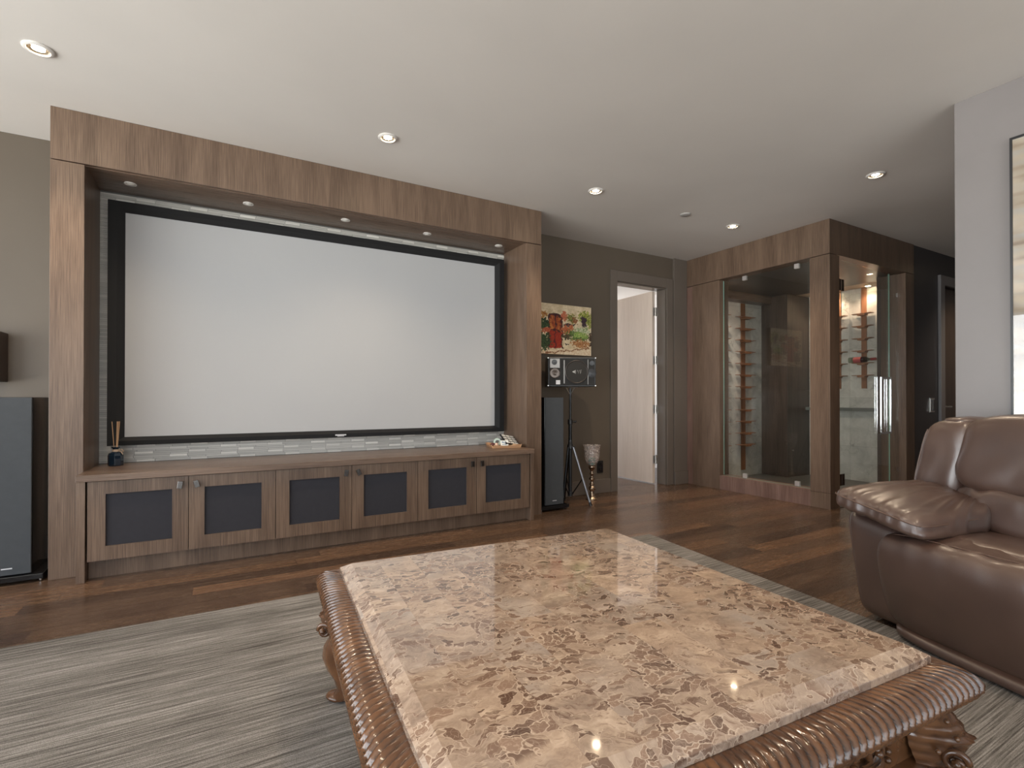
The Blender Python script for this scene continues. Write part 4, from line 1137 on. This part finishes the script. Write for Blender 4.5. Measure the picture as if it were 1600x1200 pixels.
# corner brackets and legs
for cx, cy_ in ((-1, -1), (1, -1), (1, 1), (-1, 1)):
    c = Vector((cx * (TW_ - .02), cy_ * (TD_ - .02), 0)); o_ = Vector((cx, cy_, 0)).normalized(); sd = Vector((-cy_, cx, 0)).normalized()
    mb = MB()
    # acanthus bracket : swelling scroll with ridges
    N, K = 26, 22
    def fn(i, j):
        t = i / (N - 1); z = .368 - .135 * t
        sw_ = .040 + .030 * sin(pi * min(1, t * 1.05)) ** 1.5 + .014 * sin(pi * t) * (t > .5)
        a = -pi * .62 + 2 * pi * .62 * j / (K - 1)
        rd_ = 1 + .085 * abs(sin(a * 5.5 + t * 3)) + .03 * sin(t * 40) * (t > .25)
        return c + o_ * (cos(a) * sw_ * rd_ * 1.15 + .004) + sd * (sin(a) * (.050 - .010 * t) * rd_) + Vector((0, 0, z + ZZ))
    mb.grid(fn, N, K)
    mb.ell(c + o_ * .060 + Vector((0, 0, .252 + ZZ)), sd * .040, o_ * .030, (0, 0, .022), 16)
    for sg in (-1, 1): scroll(mb, c + o_ * .052 + sd * (.034 * sg) + Vector((0, 0, .262 + ZZ)), (o_ + sd * sg * .3).normalized(), Vector((0, 0, 1)), sd * sg, .024, 1.4, .007)
    for k in range(6): mb.ell(c + o_ * (.035 + .02 * sin(k)) + sd * .055 * (1 if k % 2 else -1) + Vector((0, 0, .35 - k * .017 + ZZ)), (.006, 0, 0), (0, .006, 0), (0, 0, .006), 8)
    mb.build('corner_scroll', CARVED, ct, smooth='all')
    # cabriole leg with scroll toe
    mb = MB()
    lp = [(.000, .235, .052), (.020, .20, .056), (.034, .16, .050), (.028, .12, .040), (.010, .085, .031), (.002, .055, .028), (.014, .030, .032), (.034, .014, .030), (.050, .016, .016)]
    def fl_(i, j):
        o2, z, r = lp[i]; a = 2 * pi * j / 20
        rr = r * (1 + .10 * abs(sin(a * 4 + z * 30)))
        zz_ = z + ZZ + (sin(a) * 0)
        p_ = c + o_ * (o2 + cos(a) * rr) + sd * (sin(a) * rr * .9); p_.z = max(.0005, zz_)
        return p_
    mb.grid(lambda i, j: fl_(i, j % 20), len(lp), 21)
    mb.ell(c + o_ * .034 + Vector((0, 0, .018 + ZZ + .004)), o_ * .045, sd * .034, (0, 0, .0135), 14)
    mb.build('leg', CARVED, ct, smooth='all')

# ================================================================ SOFA
SA = radians(-15)
so = thing('leather_sofa', 'brown leather reclining sofa with puffy arm at the right edge', 'sofa', (2.62, 1.33, 0), SA)
PIPING = simple('leather_piping', (.11, .065, .048), .35)
def softbox(H8, n=(26, 26, 18), e=5., amp=.0, wr=None, bul=None, ez=None):
    """H8[ix][iy][iz]: corners in (s, w, z); returns mesh builder and the mapping function"""
    def m(p):
        x, y, z = [(q + 1) / 2 for q in p]
        r = Vector((0, 0, 0))
        for i in (0, 1):
            for j in (0, 1):
                for k in (0, 1):
                    r += Vector(H8[i][j][k]) * ((x if i else 1 - x) * (y if j else 1 - y) * (z if k else 1 - z))
        return r
    def rd(p):
        s_ = ((abs(p[0]) ** e + abs(p[1]) ** e) ** ((ez or e) / e) + abs(p[2]) ** (ez or e)) ** (-1 / (ez or e))
        q = Vector(p) * s_
        return q
    def fin(p):
        q = rd(p); r = m(q)
        if bul: r = bul(q, r)
        return Vector((r.x, -r.y, r.z))
    mb = MB(); cache = {}
    idx = {}
    V = []; F = []
    def vid(p):
        key = (round(p[0], 5), round(p[1], 5), round(p[2], 5))
        if key not in idx:
            idx[key] = len(V); V.append(fin(p))
        return idx[key]
    for ax in range(3):
        a1, a2 = [k for k in range(3) if k != ax]
        for sg in (-1, 1):
            for i in range(n[a1]):
                for j in range(n[a2]):
                    q = []
                    for di, dj in ((0, 0), (1, 0), (1, 1), (0, 1)):
                        p = [0, 0, 0]; p[ax] = sg; p[a1] = -1 + 2 * (i + di) / n[a1]; p[a2] = -1 + 2 * (j + dj) / n[a2]
                        # concentrate points toward edges
                        for k in (a1, a2): p[k] = sin(p[k] * pi / 2 * .92) / sin(pi / 2 * .92)
                        q.append(vid(tuple(p)))
                    F.append(q if sg > 0 else q[::-1])
    mb.add(V, F)
    if wr:
        me = bpy.data.meshes.new('t'); me.from_pydata(mb.v, [], mb.f)
        bm = bmesh.new(); bm.from_mesh(me); bmesh.ops.recalc_face_normals(bm, faces=bm.faces); bm.normal_update()
        mb.v = [tuple(v_.co + v_.normal * wr(v_.co)) for v_ in bm.verts]
        bm.free(); bpy.data.meshes.remove(me)
    return mb, fin
def hexa(s0, s1, w0, w1, z0, z1, **over):
    """over: keys like 'c010' replaced with explicit (s,w,z)"""
    h = [[[((s0, s1)[i], (w0, w1)[j], (z0, z1)[k]) for k in (0, 1)] for j in (0, 1)] for i in (0, 1)]
    for k, v_ in over.items(): h[int(k[1])][int(k[2])][int(k[3])] = v_
    return h
def ridged(p, sc3, seed):
    q = Vector((p.x * sc3[0] + seed, p.y * sc3[1], p.z * sc3[2] - seed))
    return 1 - abs(mnoise.noise(q)) * 2.2
def wr_soft(amp, sc3=(6, 6, 6), seed=0., amp2=.0, sc4=(20, 20, 20)):
    return lambda p: amp * (ridged(p, sc3, seed) - .6) + amp2 * (ridged(p, sc4, seed + 3) - .6)
def seam(fin, path, par, r=.0022, name='seam'):
    MB().tube([fin(p) for p in path], r, 6).build(name, PIPING, par, smooth='all')
def lin(a, b, n=30): return [tuple(a[k] + (b[k] - a[k]) * i / (n - 1) for k in range(3)) for i in range(n)]

def add_arm(w0, mirror=False):
    def W(w): return w0 + (w if not mirror else .20 - w)
    def hx8(h): 
        if not mirror: return [[[(p[0], W(p[1]), p[2]) for p in r2] for r2 in r1] for r1 in h]
        r_ = [[[(p[0], W(p[1]), p[2]) for p in r2] for r2 in r1] for r1 in h]
        return [[r1[1], r1[0]] for r1 in r_]
    # body of the arm
    h = hexa(.01, .86, -.035, .235, .008, .54, c000=(.035, .018, .008), c010=(.035, .270, .008), c001=(.0, -.040, .52), c011=(.012, .235, .47), c100=(.84, .0, .008))
    mb, fin = softbox(hx8(h), (22, 12, 22), 9., wr=wr_soft(.0025, (5, 5, 3), 1.))
    body = mb.build('arm', LEATHER, so, smooth='all')
    ys = -1 if not mirror else 1
    seam(fin, lin((-1, -.93 if not mirror else .93, -.9), (-1, -.93 if not mirror else .93, .9)), body, .0025)
    # puffy pad
    h = hexa(-.075, .60, -.035, .40, .50, .61,
             c000=(-.078, -.046, .520), c001=(-.060, -.045, .630), c010=(-.078, .410, .445), c011=(-.058, .388, .556),
             c100=(.58, -.045, .53), c101=(.58, -.045, .632), c110=(.47, .325, .43), c111=(.50, .310, .570))
    def bul(q, r):
        k = max(0, 1 - q.x ** 2) * max(0, 1 - q.y ** 2)
        return Vector((r.x, r.y, r.z + .022 * k * (1 if q.z > 0 else -.3)))
    def wrk(p):
        f_ = ridged(p, (1.8, 9, 2), 4.) - .6
        yy = -p.y; fan = math.atan2(yy - .10, .75 - p.x) * 9
        k_ = mnoise.noise(Vector((fan * 1.6, p.x * 1.2, 3.)))
        sx = max(0., 1 - (p.x + .06) / .16); sx *= (p.z > .49)
        pk = abs(math.sin(yy * 62 + 2.5 * mnoise.noise(Vector((yy * 9, p.x * 9, 1.)))))
        return .006 * f_ * (1 if p.z > .5 else .3) + .009 * max(0, 1 - abs(k_) * 3.4) * (p.x > .02) * min(1, (p.x - .02) * 5) - .0045 * pk * sx
    mb, fin = softbox(hx8(h), (60, 60, 16), 8., wr=wrk, bul=bul, ez=4.2)
    pad = mb.build('arm_pad', LEATHER, so, smooth='all')
    seam(fin, lin((-1, -1, .28), (-1, 1, .28), 40), pad, .0034)
    k = 1 if not mirror else -1
    seam(fin, lin((-1, k, .28), (1, k, .28), 40), pad, .0028)
add_arm(0.)
WB = .19; SW = .67
def add_seat(w0):
    w1 = w0 + SW
    # footrest panel, bulging
    def bul(q, r):
        if q.x < 0: r = r + Vector((-.022 * max(0, 1 - q.z ** 2) * 1., 0, 0))
        return r
    def wrf(p):
        top = max(0, (p.z - .30) / .16)
        return .011 * (ridged(p, (3, 9, 1.8), 2.) - .6) * (min(1.2, top) + .10) + .0035 * (ridged(p, (5, 3, 5), 6.) - .6)
    e0 = w0 - (.045 if w0 < .3 else 0)
    h = hexa(-.070, .25, e0 - .01, w1 - .002, .040, .462, c000=(-.015, e0 + .055, .030), c010=(-.020, w1 - .002, .030), c001=(-.062, e0 - .012, .452), c011=(-.055, w1 - .002, .462))
    mb, fin = softbox(h, (16, 44, 30), 4.8, wr=wrf, bul=bul, ez=5.5)
    fp = mb.build('footrest_panel', LEATHER, so, smooth='all')
    seam(fin, lin((-.55, -.98, 1), (-.55, .98, 1), 40), fp, .0024)
    h = hexa(.10, .68, w0 + .0, w1 - .002, .30, .475, c011=(.10, w1 - .002, .472), c101=(.68, w0, .44), c111=(.68, w1 - .002, .44))
    mb, fin = softbox(h, (26, 28, 10), 5., wr=wr_soft(.004, (5, 7, 4), 8.))
    mb.build('seat_cushion', LEATHER, so, smooth='all')
    # lumbar cushion
    def wl(p): return .020 * (ridged(p, (4, 8, 3.4), 11.) - .6) + .004 * (ridged(p, (6, 15, 9), 5.) - .6)
    k1 = w0 + .005 - (.09 if w0 < .3 else 0)
    h = hexa(.40, .74, k1, w1 - .002, .42, .66, c001=(.47, k1, .66), c011=(.47, w1 - .002, .66))
    mb, fin = softbox(h, (16, 34, 18), 3.6, wr=wl)
    mb.build('lumbar_cushion', LEATHER, so, smooth='all')
    # head cushion
    def wh(p):
        low = max(0, min(1, (.84 - p.z) / .20))
        return (.028 * (ridged(Vector((p.x, p.y + p.z * .6, p.z)), (3, 6, 4.2), 15.) - .6)) * low + .003 * (ridged(p, (4, 5, 5), 7.) - .6)
    k0 = w0 - (.085 if w0 < .3 else 0)
    h = hexa(.45, .78, k0 + .0, w1 - .002, .60, .985, c000=(.44, k0 - .01, .605), c010=(.44, w1 - .002, .595), c001=(.52, k0 + .015, .985), c011=(.52, w1 - .002, .992), c101=(.80, k0 + .02, .95), c111=(.80, w1 - .002, .96))
    mb, fin = softbox(h, (20, 38, 32), 4., wr=wh)
    hc_ = mb.build('head_cushion', LEATHER, so, smooth='all')
    seam(fin, lin((-.35, -1, -.96), (-.35, -1, .96), 40), hc_, .003)
add_seat(WB); add_seat(WB + SW)
add_arm(WB + 2 * SW - .01, True)
TWD = WB * 2 + 2 * SW
# side wing beside the head cushion
h = hexa(.47, .74, -.06, .17, .54, .945, c000=(.47, -.085, .55), c010=(.47, .15, .55), c001=(.53, -.035, .932), c011=(.53, .17, .945), c100=(.74, -.08, .54), c101=(.78, -.03, .93))
mb, fin = softbox(h, (14, 18, 30), 5., wr=wr_soft(.004, (4, 9, 6), 21.))
wg = mb.build('back_wing', LEATHER, so, smooth='all')
seam(fin, lin((-1, -.96, -.9), (-1, -.96, .9), 40), wg, .0035)
h = hexa(.56, .78, .01, .16, .91, .955)
mb, fin = softbox(h, (14, 14, 8), 2.6, wr=wr_soft(.002, (8, 14, 8), 3.))
mb.build('wing_roll', LEATHER, so, smooth='all')
h = hexa(.74, .90, -.03, TWD - .02, .05, .93, c101=(.86, .02, .90), c111=(.86, TWD - .04, .90), c001=(.76, .02, .90), c011=(.76, TWD - .04, .90))
mb, fin = softbox(h, (8, 40, 20), 9.)
mb.build('back_frame', LEATHER, so, smooth='all')
mb = MB()
h = hexa(-.050, .82, WB + .0, WB + 2 * SW - .02, .009, .062)
mb, fin = softbox(h, (16, 40, 6), 7.)
mb.build('base_rail', LEATHER, so, smooth='all')
so.location.z = .002
